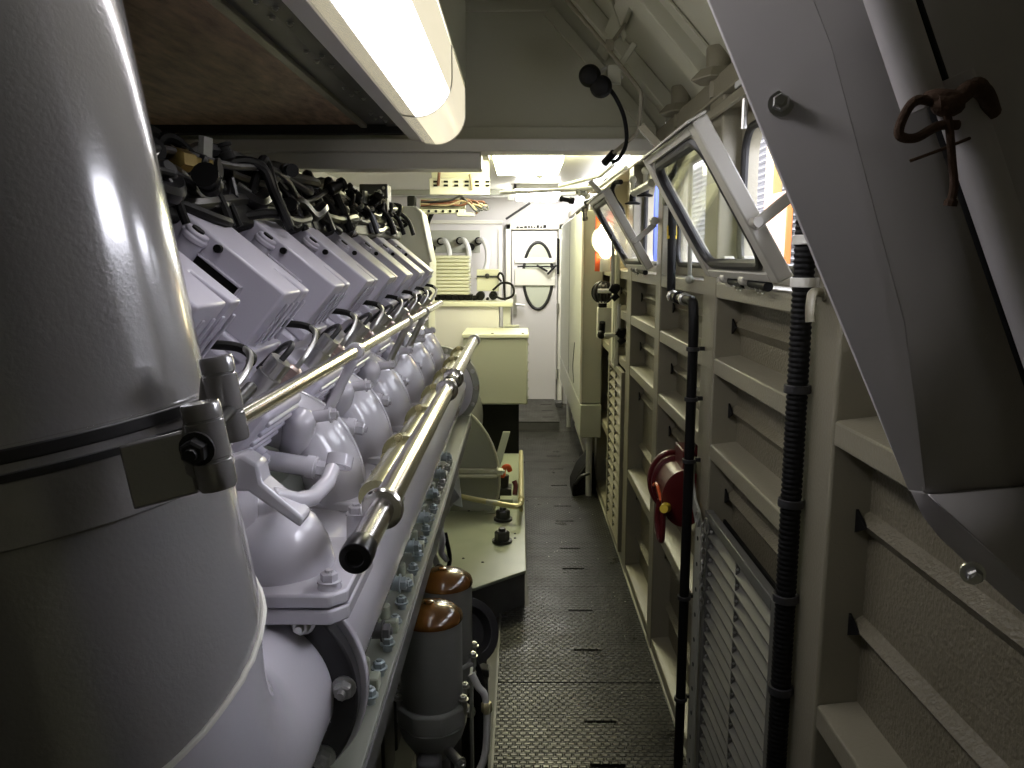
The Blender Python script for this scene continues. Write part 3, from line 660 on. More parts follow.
t = thing('generator_guard', 'rounded green-grey generator guard plate standing behind the engine end', 'guard', (-.35, 4.75, .181))
gp = [(-.75, 1.0)] + [(-.62+.50*math.sin(math.radians(a)), .38+.52*math.cos(math.radians(a))) for a in range(10, 116, 7)] + [(-.20, .181), (-.75, .181)]
obj('plate', MB().prism([(x, 4.62, z) for x, z in gp], (0, .02, 0)), 'greybox', t, .002)
rim = [(-.62+.505*math.sin(math.radians(a)), 4.62, .38+.525*math.cos(math.radians(a))) for a in range(10, 116, 7)]
obj('rim', MB().tube(rim, .008, 8), 'cream', t)
obj('cross_bar', MB().box((-.45, 4.59, .42), (-.13, 4.62, .445)).cyl((-.46, 4.585, .405), (-.13, 4.585, .405), .011), 'cream', t, .003)
obj('bar_bolt', MB().hexbolt((-.13, 4.60, .43), (1, 0, 0), .022, .03), 'cream', t)
obj('side_brace', MB().obox(at(482, 505, 4.72), at(503, 432, 4.9)-at(482, 505, 4.72), (.045, 0, 0), (0, .02, 0)), 'deckpaint', t, .002)
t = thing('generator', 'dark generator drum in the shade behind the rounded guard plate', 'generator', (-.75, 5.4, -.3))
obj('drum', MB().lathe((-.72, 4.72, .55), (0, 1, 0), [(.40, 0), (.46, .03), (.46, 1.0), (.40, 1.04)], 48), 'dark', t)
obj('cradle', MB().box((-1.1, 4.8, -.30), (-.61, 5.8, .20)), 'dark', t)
t = thing('starter_ball', 'dark round casing below the polished shaft with cables hanging under it', 'casing', (-.37, 3.42, .181))
obj('casing', MB().ball((-.375, 3.40, .60), .075, 24, (1, 1, .95)).cyl((-.375, 3.40, .60), (-.29, 3.44, .66), .06, .045, 20), 'filter', t)
obj('bracket', MB().prism([(-.31, 3.38, .62), (-.25, 3.42, .585), (-.27, 3.46, .75), (-.30, 3.42, .80)], (0, .012, 0)), 'greybox', t, .002)
obj('cable', MB().tube(bez([(-.375, 3.35, .545), (-.395, 3.33, .46), (-.37, 3.32, .40), (-.35, 3.34, .33)], 5), .014, 10), 'cable_grey', t)
obj('cable', MB().tube(bez([(-.35, 3.34, .545), (-.33, 3.31, .48), (-.335, 3.31, .42), (-.31, 3.32, .38)], 5), .014, 10), 'cable_grey', t)
obj('cable', MB().tube(bez([(-.41, 3.34, .54), (-.43, 3.31, .42), (-.38, 3.30, .34), (-.33, 3.31, .32), (-.30, 3.32, .38), (-.32, 3.33, .50)], 5), .010, 10), 'black', t)
obj('clip', MB().ball((-.345, 3.31, .345), .022, 12), 'black', t)

# ================================================================== EQUIPMENT AT THE FAR END
t = thing('control_cabinet', 'pale steel box with a riveted edge overhanging the walkway before the door', 'cabinet', (-.13, 6.2, .56))
obj('body', MB().box((-.42, 6.0, .575), (.066, 6.55, 1.095)), 'greybox', t, .012)
obj('lid', MB().box((-.43, 5.99, 1.085), (.074, 6.56, 1.115)), 'cream', t, .006)
b = MB()
for k in range(7): b.lathe((.066, 6.02, .63+.068*k), (1, 0, 0), [(.012, 0), (.009, .01)], 8)
obj('edge_rivet', b, 'steel', t)
b = MB()
for x in (-.2, .03): b.lathe((x, 6.02, 1.115), (0, 0, 1), [(.012, 0), (.009, .006)], 8)
obj('lid_screw', b, 'blackmetal', t)
obj('support', MB().box((-.42, 6.10, .17), (.0, 6.9, .578)), 'black', t)  # enlarged and black to stand for the shade under the cabinet
t = thing('switch_cabinet', 'white cabinet carrying the ribbed box, behind the polished shaft tip', 'cabinet', (-.36, 6.85, 0))
obj('body', MB().box((-.75, 6.6, -.30), (-.165, 7.1, 1.29)), 'pale', t, .008)
obj('top', MB().box((-.78, 6.57, 1.285), (-.05, 7.12, 1.325)), 'cream', t, .008)
obj('side_post', MB().box((-.135, 6.62, .9), (-.07, 6.70, 1.285)), 'cable_grey', t, .004)
obj('fitting_row', MB().cyl((-.12, 6.62, 1.12), (.0, 6.62, 1.12), .014), 'greybox', t)
t = thing('ribbed_box', 'yellowish horizontally ribbed box standing on the white cabinet', 'box', (-.585, 6.95, 1.325))
b = MB()
for k in range(11): b.box((-.755, 6.80, 1.375+.030*k), (-.42, 7.05, 1.375+.030*k+.022))
obj('ribs', b, 'cream', t, .004)
obj('core', MB().box((-.74, 6.815, 1.37), (-.435, 7.04, 1.70)), mat('yellowish_core', (.50, .48, .30), .5), t)
b = MB()
for k in range(7): b.cyl((-.72+.055*k, 6.80, 1.345), (-.68+.055*k, 6.79, 1.35), .022)
obj('terminal_base', b.box((-.75, 6.82, 1.325), (-.40, 7.0, 1.37)), 'black', t)
t = thing('relay_block', 'small cream relay with black terminals next to the ribbed box', 'relay', (-.25, 6.9, 1.325))
obj('case', MB().box((-.36, 6.85, 1.40), (-.17, 7.0, 1.585)), 'cream', t, .006)
obj('terminals', MB().cyl((-.33, 6.82, 1.36), (-.33, 6.95, 1.36), .038).cyl((-.22, 6.82, 1.365), (-.22, 6.95, 1.365), .036).cyl((-.27, 6.83, 1.335), (-.27, 6.95, 1.335), .012), 'black', t)
obj('toggle', MB().cyl((-.36, 6.84, 1.525), (-.17, 6.84, 1.525), .008).ball((-.27, 6.835, 1.53), .022, 12), 'blackmetal', t)
tag(obj('looped_lead', MB().tube(bez([at(493, 290, 6.75), at(502, 283, 6.7), at(512, 285, 6.65), at(513, 295, 6.6), at(503, 299, 6.65), at(493, 295, 6.75)], 6), .010, 8), 'black'), 'black looped lead hanging beside the small cream relay', 'cable')
tag(obj('looped_lead', MB().tube(bez([at(505, 300, 6.62), at(504, 285, 6.7), at(503, 276, 6.75), at(500, 273, 6.8), at(498, 277, 6.8), at(501, 281, 6.75)], 6), .009, 8), 'black'), 'black lead standing up in a hook beside the small cream relay', 'cable')
# panel with four cable glands on the back wall
t = thing('gland_panel', 'pale sheet panel on the back wall with cable holes', 'panel', (-.6, 9.2, 1.2))
obj('sheet', MB().box((-1.22, 9.18, .9), (-.19, 9.245, 2.10)), 'pale', t, .006)
obj('upper_strip', MB().box((-1.22, 9.16, 2.06), (-.19, 9.24, 2.10)).box((-.235, 9.16, .9), (-.20, 9.24, 2.0)), 'white', t, .004)
obj('grey_band', MB().box((-1.06, 9.17, 1.74), (-.44, 9.185, 1.99)), 'greybox', t, .004)
for k, (px, py) in enumerate(((432, 248), (441, 241.5), (460, 241), (471, 247), (478.5, 241))):
    p = at(px, py, 9.15)
    g = thing('cable_gland', 'black cable gland with grey cable in the back panel, %s from the cream side box' % ORD[k], 'cable gland', (p.x, 9.17, p.z), 'cable glands above the ribbed box')
    obj('collar', MB().cyl((p.x, 9.17, p.z), (p.x, 9.08, p.z), .042), 'black', g)
    if k in (1, 2, 4): obj('cable', MB().tube(bez([(p.x, 9.10, p.z), (p.x+.06, 9.0, p.z+.0), (p.x+.11, 8.95, p.z-.12), (p.x+.09, 8.9, p.z-.30), (p.x+.0, 8.85, p.z-.42)], 6), .030, 10), 'cable_grey', g)
# white terminal rail, its looms and the box below
t = thing('terminal_rail', 'white terminal rail with black contact holes under the far ceiling', 'terminal rail', (-.43, 6.0, 2.13))
obj('plate', MB().box((-.655, 5.98, 2.135), (-.215, 6.02, 2.255)), 'white', t, .006)
b = MB()
for k in range(6):
    for z in (2.222, 2.195): b.box((-.625+.076*k, 5.972, z), (-.595+.076*k, 5.985, z+.014))
obj('contact', b, 'black', t)
obj('cover_block', MB().box((-.64, 6.0, 2.255), (-.22, 6.06, 2.40)), 'cream', t, .004)
obj('wire', MB().tube(bez([(-.575, 5.97, 2.36), (-.58, 5.955, 2.28), (-.59, 5.97, 2.20)], 5), .011, 8), 'cable_brown', t)
obj('wire', MB().tube(bez([(-.36, 5.97, 2.28), (-.35, 5.955, 2.23), (-.345, 5.97, 2.17)], 5), .009, 8), 'tan', t)
t = thing('relay_tray', 'cream tray with a row of holes below the white terminal rail', 'tray', (-.6, 6.05, 2.0))
obj('tray', MB().box((-.74, 6.0, 2.005), (-.40, 6.12, 2.035)).box((-.74, 6.08, 2.035), (-.40, 6.12, 2.12)).box((-.46, 6.0, 1.985), (-.33, 6.1, 2.01)), 'cream', t, .004)
b = MB()
for k in range(6): b.cyl((-.715+.052*k, 6.0, 2.02), (-.715+.052*k, 5.992, 2.02), .010)
obj('hole', b, 'black', t)
obj('end_block', MB().box((-.82, 5.98, 2.02), (-.76, 6.06, 2.13)), 'black', t, .01)
obj('relay', MB().cyl((-.70, 6.02, 2.075), (-.55, 6.02, 2.075), .022), 'blackmetal', t)
for k in range(9):
    z = 2.06+.012*(k % 4); y = 5.99+.012*(k//3)
    tag(obj('loom_wire', MB().tube(bez([(-.72, y, z), (-.55+.02*k, y-.01, z+.012*(-1)**k), (-.42, y, z+.02*(k % 3)), (-.36+.015*k, y, 2.09-.03*(k % 3)), (-.31+.008*k, y+.02, 2.0+.01*k)], 5), .0075, 8), ('cable_brown', 'tan', 'blackmetal')[k % 3]),
        'thin %s wire of the loom between terminal rail and cream tray' % ('brown', 'tan', 'black')[k % 3], 'wire', '%s loom wires under the terminal rail' % ('brown', 'tan', 'black')[k % 3])
for k, mm in ((0, 'cable_brown'), (1, 'black')):
    tag(obj('battery_cable', MB().tube(bez([at(427+5*k, 213, 6.3), at(421+6*k, 225, 6.4), at(424+2*k, 236, 6.5), at(426+k, 262, 6.6)], 5), .018, 10), mm), ('thick brown cable curving beside the cream side panel', 'thick black cable curving beside the cream side panel')[k], 'cable')
t = thing('side_panel_box', 'cream tapering sheet box rising beyond the last rocker cover', 'box', (-.66, 4.72, 1.25))
pb = [at(385, 206, 4.6), at(414, 206, 4.6), at(420, 212, 4.6), at(430, 262, 4.6), at(430, 300, 4.6), at(385, 300, 4.6)]
obj('body', MB().prism(pb, (0, .35, 0)), 'cream', t, .006)
obj('edge_flange', MB().tube([at(415, 207, 4.6), at(421, 213, 4.6), at(431, 262, 4.6)], .008, 8), 'white', t)
obj('base', MB().box((-.80, 4.60, .90), (-.52, 4.95, 1.46)), 'cream', t)
obj('keyhole', MB().tube(bez([at(396, 224, 4.585), at(402, 221, 4.585), at(407, 224, 4.585), at(400, 228, 4.585)], 4), .010, 8), 'black', t)
# tall locker on the walkway side
t = thing('tall_locker', 'tall pale grey-green steel locker standing along the ribbed wall', 'locker', (.5, 6.8, .32))
obj('body', MB().box((.42, 5.42, .69), (.566, 8.1, 1.995)), 'greybox', t, .008)
obj('plinth', MB().box((.42, 5.40, .455), (.566, 8.1, .685)), 'greybox', t, .006)
obj('edge_bead', MB().box((.416, 5.415, .69), (.432, 5.43, 1.99)), 'white', t, .003)
obj('door_line', MB().box((.4175, 6.7, .72), (.4205, 6.71, 1.97)), 'dark', t)
obj('side_scuff', MB().tube(bez([(.419, 6.0, 1.05), (.418, 6.15, .86), (.419, 6.05, .74)], 5), .004, 6), 'blackmetal', t)
for y in (5.55, 7.9): obj('leg', MB().cyl((.50, y, 0), (.50, y, .46), .022), 'cable_grey', t)
t = thing('wheel_chock', 'black wedge-shaped block lying under the tall locker', 'chock', (.47, 5.65, 0))
obj('wedge', MB().prism([(.38, 5.50, .0), (.38, 5.50, .07), (.43, 5.55, .17), (.54, 5.6, .30), (.56, 5.6, 0)], (0, .30, 0)), 'black', t, .015)
obj('grip', MB().tube(bez([(.40, 5.49, .10), (.44, 5.47, .16), (.50, 5.48, .18)], 4), .012, 8), 'blackmetal', t)

# pipes across the far ceiling, cluster of fittings near the small window
t = thing('ceiling_pipe', 'thin pale pipe crossing below the far ceiling before the door', 'pipe', (-.1, 8.9, 2.30))
obj('tube', MB().tube([(-1.6, 8.9, 2.352), (.62, 8.9, 2.335)], .012, 10), 'cable_grey', t)
obj('clip', MB().box((-.125, 8.88, 2.30), (-.06, 8.92, 2.40)), 'greybox', t, .004)
obj('knob', MB().ball((.075, 8.88, 2.345), .028, 12), 'black', t)
obj('union', MB().cyl((.22, 8.9, 2.343), (.36, 8.9, 2.341), .018), 'blackmetal', t)
tag(obj('prop_rod', MB().cyl(at(506, 219, 9.0), at(530, 203, 8.95), .013), 'blackmetal'), 'short dark slanting rod above the far door', 'rod')
t = thing('hatch_latch', 'small grey latch fitting hanging from the bright far ceiling', 'latch', at(541, 172, 6.4))
p = at(541, 166, 6.4)
obj('arm', MB().cyl(p+V((-.07, 0, -.02)), p+V((.0, 0, -.09)), .012).cyl(p+V((.01, 0, .02)), p+V((.04, 0, -.05)), .012).cyl(p+V((-.02, 0, -.05)), p+V((.09, 0, -.045)), .010), 'greybox', t)
obj('plate', MB().box(p+V((-.05, .0, .03)), p+V((.05, .05, .05))), 'greybox', t, .003)
t = thing('valve_cluster', 'cluster of small grey and black pipe fittings where ceiling meets wall', 'fittings', at(588, 200, 4.9))
q = at(585, 192, 4.9)
for k in range(9):
    a = V((rr.uniform(-.07, .10), rr.uniform(-.1, .1), rr.uniform(-.10, .08))); d_ = V((rr.uniform(-1, 1), rr.uniform(-.6, .6), rr.uniform(-1, 1))).normalized()
    obj('fitting', MB().lathe(q+a, d_, [(.014, 0), (.02, .004), (.02, .03), (.014, .034), (.014, .07), (.018, .072), (.018, .09)], 10), ('cream', 'greybox', 'blackmetal', 'black')[k % 4], t)
obj('feed_pipe', MB().tube(bez([at(500, 193, 5.2), at(560, 190, 5.1), at(580, 189, 4.95), at(600, 186, 4.7), at(606, 180, 4.3)], 5), .012, 10), 'cable_grey', t)
obj('cross_pipe', MB().tube([at(560, 186, 5.2), at(600, 176, 4.6), at(613, 165, 4.2)], .012, 10), 'cream', t)
tag(obj('black_hose', MB().tube(bez([at(621, 182, 3.9), at(615, 183, 3.95), at(612, 190, 3.95), at(615, 200, 3.9), at(621, 208, 3.85), at(623, 214, 3.8)], 6), .012, 10), 'black'), 'short black hose arching beside the small tilted window', 'hose')
tag(obj('diagonal_strut', MB().cyl(at(600, 187, 4.4), at(626, 168, 3.9), .010), 'cream'), 'cream slanting strut above the small tilted window', 'strut')

# ================================================================== RIGHT WALL FITTINGS
def sash(y0, y1, label):
    # bottom edge hinged on the sill, top edge leaning into the corridor
    B = V((.562, 0, 1.645)); Tp = V((.372, 0, 1.965)); upv = (Tp-B); Hh = upv.length; upv.normalize()
    nn = V((-upv.z, 0, upv.x)); nn = -nn if nn.x > 0 else nn
    def P(y, h, d=0): return B + upv*h + nn*d + V((0, y, 0))
    t = thing('hopper_casement', label, 'window sash', (.5, (y0+y1)/2, 1.64), 'tilted corridor window sashes')
    fw = .052
    obj('near_stile', MB().obox(P(y0, 0), upv*Hh, V((0, fw, 0)), nn*.034), 'sash', t, .004)
    obj('far_stile', MB().obox(P(y1-fw, 0), upv*Hh, V((0, fw, 0)), nn*.034), 'sash', t, .004)
    obj('bottom_rail', MB().obox(P(y0+fw, 0), upv*.022, V((0, y1-y0-2*fw, 0)), nn*.034), 'sash', t, .003)
    obj('top_rail', MB().obox(P(y0+fw, Hh-.022), upv*.022, V((0, y1-y0-2*fw, 0)), nn*.034), 'sash', t, .003)
    obj('top_lip', MB().obox(P(y0-.004, Hh), nn*.045, V((0, y1-y0+.008, 0)), upv*.006), 'sash', t, .002)
    lp = [P(y, h, .02) for y, h in rrect(y0+fw+.008, y1-fw-.008, .036, Hh-.036, .06)]
    obj('glazing_seal', MB().tube(lp + lp[:2], .0145, 10, False), 'gasket', t)
    # corner webs between the rounded seal and the square frame
    oy = rrect(y0+fw-.004, y1-fw+.004, .020, Hh-.020, .0005)
    iy = rrect(y0+fw+.008, y1-fw-.008, .036, Hh-.036, .06); n = len(oy)
    vs = [P(y, h, .010) for y, h in oy] + [P(y, h, .010) for y, h in iy] + [P(y, h, .026) for y, h in oy] + [P(y, h, .026) for y, h in iy]
    fs = []
    for i in range(n):
        j = (i+1) % n; fs += [(i, i+n, j+n, j), (2*n+i, 2*n+j, 3*n+j, 3*n+i), (i, j, 2*n+j, 2*n+i), (n+i, 3*n+i, 3*n+j, n+j)]
    obj('glazing_bead', MB().add(vs, fs), 'sash', t)
    obj('pane', MB().prism([P(y, h, .017) for y, h in iy], nn*.005), 'glass', t)
    a = P(y0-.006, Hh*.38, .03)
    st = obj('stay_arm', MB().obox(a + V((0, -.012, 0)), V((.085, -.02, .075)), V((.015, .0, -.017)), V((0, .014, 0))), 'sash', t, .003)
    obj('stay_knuckle', MB().cyl(a+V((.01, -.03, 0)), a+V((.01, .02, 0)), .010).cyl(a+V((.088, -.05, .078)), a+V((.088, .0, .078)), .016), 'sash', st)
    for f in (.30, .62):
        yh = y1 - (y1-y0)*(f if f < .5 else .58)
        hg = obj('hinge_clamp', MB().obox((.545, yh-.03, 1.606), (.0, .06, 0), (.035, 0, 0), (-.012, 0, .034)).cyl((.538, yh-.02, 1.628), (.538, yh+.02, 1.628), .013).obox((.53, yh-.05, 1.648), (.028, 0, 0), (0, .05, .028), (0, -.006, .012)), 'sash', t, .003)
        obj('hinge_pin', MB().cyl((.545, yh-.16, 1.618), (.545, yh-.03, 1.622), .011), 'black', hg)
        obj('hinge_screw', MB().hexbolt((.55, yh-.12, 1.612), (-1, 0, .3), .010, .008).hexbolt((.55, yh-.085, 1.612), (-1, 0, .3), .010, .008), 'steel', hg)
    return t
sash(1.655, 2.30, 'large grey framed window sash with black seal, tilted into the corridor')
sash(3.37, 4.03, 'smaller looking tilted window sash beyond, beside the glowing oval lamp')

t = thing('corrugated_conduit', 'thick black corrugated conduit standing against the near wall post', 'conduit', (.543, 1.55, 0))
pr = []; z = .0
while z < 2.12: pr += [(.0185, z), (.0205, z+.003), (.0205, z+.006), (.0185, z+.009)]; z += .0105
obj('conduit', MB().lathe((.543, 1.545, .0), (0, 0, 1), pr, 20), 'black', t)
for z in (1.42, 1.19, .99, .79, .58): obj('clamp', MB().ring((.543, 1.545, z), (0, 0, 1), .0195, .0255, .016, 24).box((.540, 1.555, z), (.570, 1.575, z+.016)), 'blackmetal', t, .001)
for z in (1.705, 1.625): obj('tie_band', MB().ring((.543, 1.545, z), (0, 0, 1), .0195, .024, .018, 24).box((.545, 1.53, z), (.572, 1.558, z+.018)), 'white', t, .001)
t = thing('cable_conduit', 'thin black conduit with a jog running down by the second wall post', 'conduit', (.53, 2.5, 0))
obj('upper_run', MB().tube(bez([(.535, 2.86, 2.06), (.53, 2.84, 1.95), (.53, 2.83, 1.86), (.53, 2.82, 1.70), (.53, 2.81, 1.58)], 5), .015, 14), 'black', t)
obj('cross_run', MB().tube(bez([(.53, 2.815, 1.60), (.53, 2.80, 1.555), (.53, 2.74, 1.548), (.53, 2.62, 1.550), (.53, 2.50, 1.550)], 5), .015, 14), 'black', t)
obj('lower_run', MB().tube(bez([(.53, 2.52, 1.551), (.53, 2.455, 1.545), (.53, 2.435, 1.49), (.53, 2.43, 1.40), (.53, 2.43, 1.0), (.53, 2.43, .012)], 6), .0155, 16), 'black', t)
for z in (1.40, 1.245, 1.05, .60, .25):
    obj('clamp', MB().ring((.53, 2.43, z), (0, 0, 1), .015, .021, .012, 20).box((.53, 2.438, z), (.5685, 2.452, z+.012)), 'blackmetal', t, .001)
for y in (2.76, 2.66, 2.56): obj('union', MB().lathe((.53, y, 1.55), (0, 1, 0), [(.016, 0), (.022, .004), (.022, .02), (.016, .024)], 8), 'steel' if y != 2.66 else 'black', t)
obj('yellow_marker', MB().tube([(.53, 2.826, 1.745), (.53, 2.832, 1.79)], .0175, 14), 'yellow', t)
obj('valve_body', MB().box((.50, 2.80, 1.86), (.56, 2.87, 1.92)).cyl((.53, 2.78, 1.90), (.53, 2.72, 1.93), .012), 'black', t, .008)
tag(obj('window_rod', MB().cyl((.55, 2.61, 1.62), (.55, 2.63, 1.98), .007).ball((.55, 2.61, 1.612), .015, 10), 'greybox'), 'thin grey upright rod crossing the middle window opening', 'rod')
t = thing('wall_hook', 'small painted J-shaped hook on the near wall post', 'hook', (.55, 1.50, 1.55))
obj('hook', MB().tube(bez([(.568, 1.50, 1.615), (.548, 1.492, 1.618), (.535, 1.475, 1.612), (.530, 1.465, 1.585), (.531, 1.463, 1.565)], 6), .0085, 12), 'frame', t)
obj('base', MB().cyl((.571, 1.50, 1.615), (.563, 1.50, 1.615), .014), 'frame', t)
# louvre vents set in the lower wall
def louvre(y0, y1, z0, z1, n, label):
    t = thing('louvre_vent', label, 'vent', (.56, (y0+y1)/2, z0), 'louvred vents low on the wall')
    fr = MB().box((.552, y0, z0), (.575, y0+.035, z1)).box((.552, y1-.035, z0), (.575, y1, z1)).box((.552, y0+.035, z1-.03), (.575, y1-.035, z1)).box((.552, y0+.035, z0), (.575, y1-.035, z0+.03))
    obj('frame', fr, 'vent' if y1 < 3 else 'frame', t, .002)
    s_ = MB(); h = (z1-z0-.07)/n
    for k in range(n):
        z = z0+.04+h*k; s_.obox((.554, y0+.035, z), (0, y1-y0-.07, 0), (.034, 0, h*.62), (.0, 0, .004))
    obj('slats', s_, 'vent' if y1 < 3 else 'frame', t)
    obj('back_sheet', MB().box((.598, y0+.03, z0+.02), (.605, y1-.03, z1-.02)), 'black', t)
    rv = MB(); m_ = (y0+y1)/2
    for k in range(n):
        z = z0+.04+h*(k+.5); rv.ball((.560, y1-.05, z), .0055, 8); rv.ball((.560, m_, z), .006, 8)
    obj('rivet', rv, 'steel', t)
    obj('divider', MB().box((.556, m_-.004, z0+.03), (.566, m_+.004, z1-.03)), 'vent' if y1 < 3 else 'frame', t)
    return t
louvre(1.625, 2.285, .06, .945, 19, 'dark grey louvred vent panel between the two black conduits')
louvre(4.265, 4.885, .06, 1.07, 17, 'pale louvred vent panel far along the wall before the locker')
t = thing('holed_strap', 'grey holed steel strip with a cranked upper end beside the louvred vent', 'strip', (.55, 2.33, .05))
zz = [(2.50, 1.045), (2.455, 1.05), (2.44, 1.04), (2.435, .985), (2.40, .94), (2.35, .925), (2.315, .90), (2.30, .84), (2.30, .05), (2.37, .05), (2.37, .86), (2.40, .885), (2.47, .935), (2.495, .975)]
obj('strip', MB().prism([(.552, y, z) for y, z in zz], (-.007, 0, 0)), 'greybox', t, .001)
b = MB()
for k in range(10): b.cyl((.546, 2.335, .10+.082*k), (.5435, 2.335, .10+.082*k), .007, n=10)
obj('hole', b, 'black', t)
t = thing('safety_chain', 'short hanging chain with end rings by the top of the louvred vent', 'chain', (.54, 2.26, .6))
for k in range(14):
    c = V((.542, 2.255+.006*math.sin(k), .90-.019*k)); ax = V((1, 0, 0)) if k % 2 else V((0, 1, 0)); n_ = V((0, 1, 0)) if k % 2 else V((1, 0, 0))
    lp = [c + n_*.007*math.cos(2*PI*i/12) + V((0, 0, .014*math.sin(2*PI*i/12))) for i in range(13)]
    obj('link', MB().tube(lp, .0022, 6, False), 'steel', t)
for c in (V((.542, 2.335, .90)), V((.542, 2.225, .915))):
    lp = [c + V((0, .022*math.cos(2*PI*i/18), .022*math.sin(2*PI*i/18))) for i in range(19)]
    obj('ring', MB().tube(lp, .003, 6, False), 'steel', t)
# red equipment behind the holed strip
def tall(m_):
    for v in m_.v: v.z = .875 + (v.z-.845)*1.3
    return m_
t = thing('red_hose_reel', 'dark red drum-shaped reel with hanging loop, mounted behind the holed strip', 'reel', (.53, 2.68, .70))
obj('drum', tall(MB().lathe((.560, 2.84, .845), (0, -1, 0), [(.065, 0), (.078, .01), (.078, .03), (.068, .034), (.068, .20), (.076, .204), (.076, .222), (.06, .226)], 32)), 'red', t)
obj('rim_plate', tall(MB().lathe((.560, 2.865, .845), (0, -1, 0), [(.084, 0), (.088, .006), (.088, .022), (.084, .028)], 36)), 'red', t)
obj('strap', MB().tube(bez([(.487, 2.80, .87), (.484, 2.72, .895), (.487, 2.64, .86)], 5), .006, 8), 'orange', t)
obj('hand_loop', MB().tube(bez([(.485, 2.66, .86), (.478, 2.66, .80), (.48, 2.64, .75), (.484, 2.61, .73), (.484, 2.59, .76), (.487, 2.60, .84)], 6), .010, 10), 'red', t)
obj('nozzle', MB().cyl((.50, 2.62, .845), (.48, 2.555, .86), .018, .014), 'yellow', t)
obj('wall_bracket', MB().box((.56, 2.66, .93), (.60, 2.80, 1.03)), 'red', t, .004)
t = thing('red_wall_tag', 'narrow dark red plate on the wall above the red reel', 'plate', (.62, 2.75, 1.0))
obj('plate', MB().box((.612, 2.70, 1.00), (.622, 2.86, 1.10)), 'red', t, .003)
obj('clip', MB().tube([(.605, 2.68, 1.09), (.575, 2.60, 1.03)], .007, 8), 'steel', t)
# oval lamp with orange backing and the fittings below it
t = thing('oval_lamp', 'glowing oval bulkhead lamp on an orange plate beside the far window', 'lamp', (.52, 4.86, 1.62))
obj('backplate', MB().box((.46, 4.90, 1.60), (.57, 4.93, 1.96)), 'orange', t, .004)
obj('globe', MB().ball((.517, 4.84, 1.785), .055, 28, (1, 1.1, 2.0)), 'lampwarm', t)
obj('bezel', MB().ring((.517, 4.875, 1.785), (0, 1, 0), .05, .085, .03, 32), 'cream', t, .004)
obj('socket', MB().cyl((.517, 4.86, 1.60), (.517, 4.86, 1.68), .032), 'cable_grey', t)
t = thing('caged_plug', 'round black caged plug on the wall under the oval lamp', 'plug', (.51, 4.86, 1.36))
obj('ball', MB().ball((.505, 4.86, 1.475), .062, 24), 'blackgloss', t)
for k in range(5):
    a = PI*k/5; lp = [V((.505, 4.86, 1.475)) + V((math.cos(a)*math.cos(q_), -math.sin(a)*math.cos(q_)*1., math.sin(q_)))*.066 for q_ in [2*PI*i/24 for i in range(25)]]
    obj('cage_wire', MB().tube(lp, .004, 6, False), 'blackmetal', t)
obj('neck', MB().cyl((.505, 4.86, 1.385), (.505, 4.86, 1.42), .026), 'black', t)
obj('collar', MB().cyl((.505, 4.86, 1.41), (.505, 4.86, 1.43), .030), 'white', t)
obj('box', MB().box((.475, 4.83, 1.20), (.57, 4.90, 1.385)), 'cream', t, .005)
obj('box_cock', MB().cyl((.50, 4.82, 1.24), (.50, 4.80, 1.30), .018).ball((.495, 4.80, 1.225), .026, 12), 'black', t)
for k, (px, py, nm) in enumerate(((612.5, 291, 'just below the tilted far window'), (619, 335, 'above the pale louvred vent'))):
    p = at(px, py, 4.42)
    g = thing('wall_cock', 'small black tap handle on a pale pipe %s' % nm, 'tap', (p.x, 4.42, p.z-.03), 'black taps on the pale pipes')
    obj('handle', MB().cyl(p+V((-.015, 0, .02)), p+V((.03, 0, -.005)), .022).ball(p+V((.02, 0, .018)), .024, 12).cyl(p+V((.0, .0, -.045)), p+V((.03, 0, -.02)), .018), 'black', g)
    obj('stem', MB().cyl(p+V((-.08, 0, 0)), p+V((-.01, 0, .0)), .012), 'cream', g)
    obj('pipe', MB().cyl(p+V((.0, .02, .03)), p+V((.0, .02, .32 if k == 0 else .17)), .010), 'cable_grey', g)
t = thing('cable_duct', 'narrow pale upright cable duct on the wall by the oval lamp', 'duct', (.55, 4.62, 1.0))
obj('duct', MB().box((.545, 4.55, 1.06), (.568, 4.70, 1.72)), 'cream', t, .004)
obj('duct_lid', MB().box((.538, 4.58, 1.08), (.546, 4.67, 1.70)), 'cream', t, .003)
for k, (px, py) in enumerate(((632.5, 200), (645, 192))):
    p = at(px, py, 3.75 - .15*k)
    g = thing('screw_clamp', 'black clamp knob on a stem beside the small window, %s of two' % ('lower', 'upper')[k], 'knob', p, 'black clamp knobs')
    obj('knob', MB().lathe(p+V((0, 0, -.02)), (0, 0, 1), [(.034, 0), (.036, .006), (.016, .014), (.014, .045)], 16), 'black', g)
    obj('stem', MB().cyl(p+V((0, 0, .03)), p+V((0, 0, .085)), .009).ball(p+V((0, 0, .09)), .018, 10), 'cream', g)
tag(obj('stub_pipe', MB().cyl(at(634, 193, 3.75), at(652, 183, 3.4), .018), 'cream'), 'short cream pipe stub between the two black clamp knobs', 'pipe')

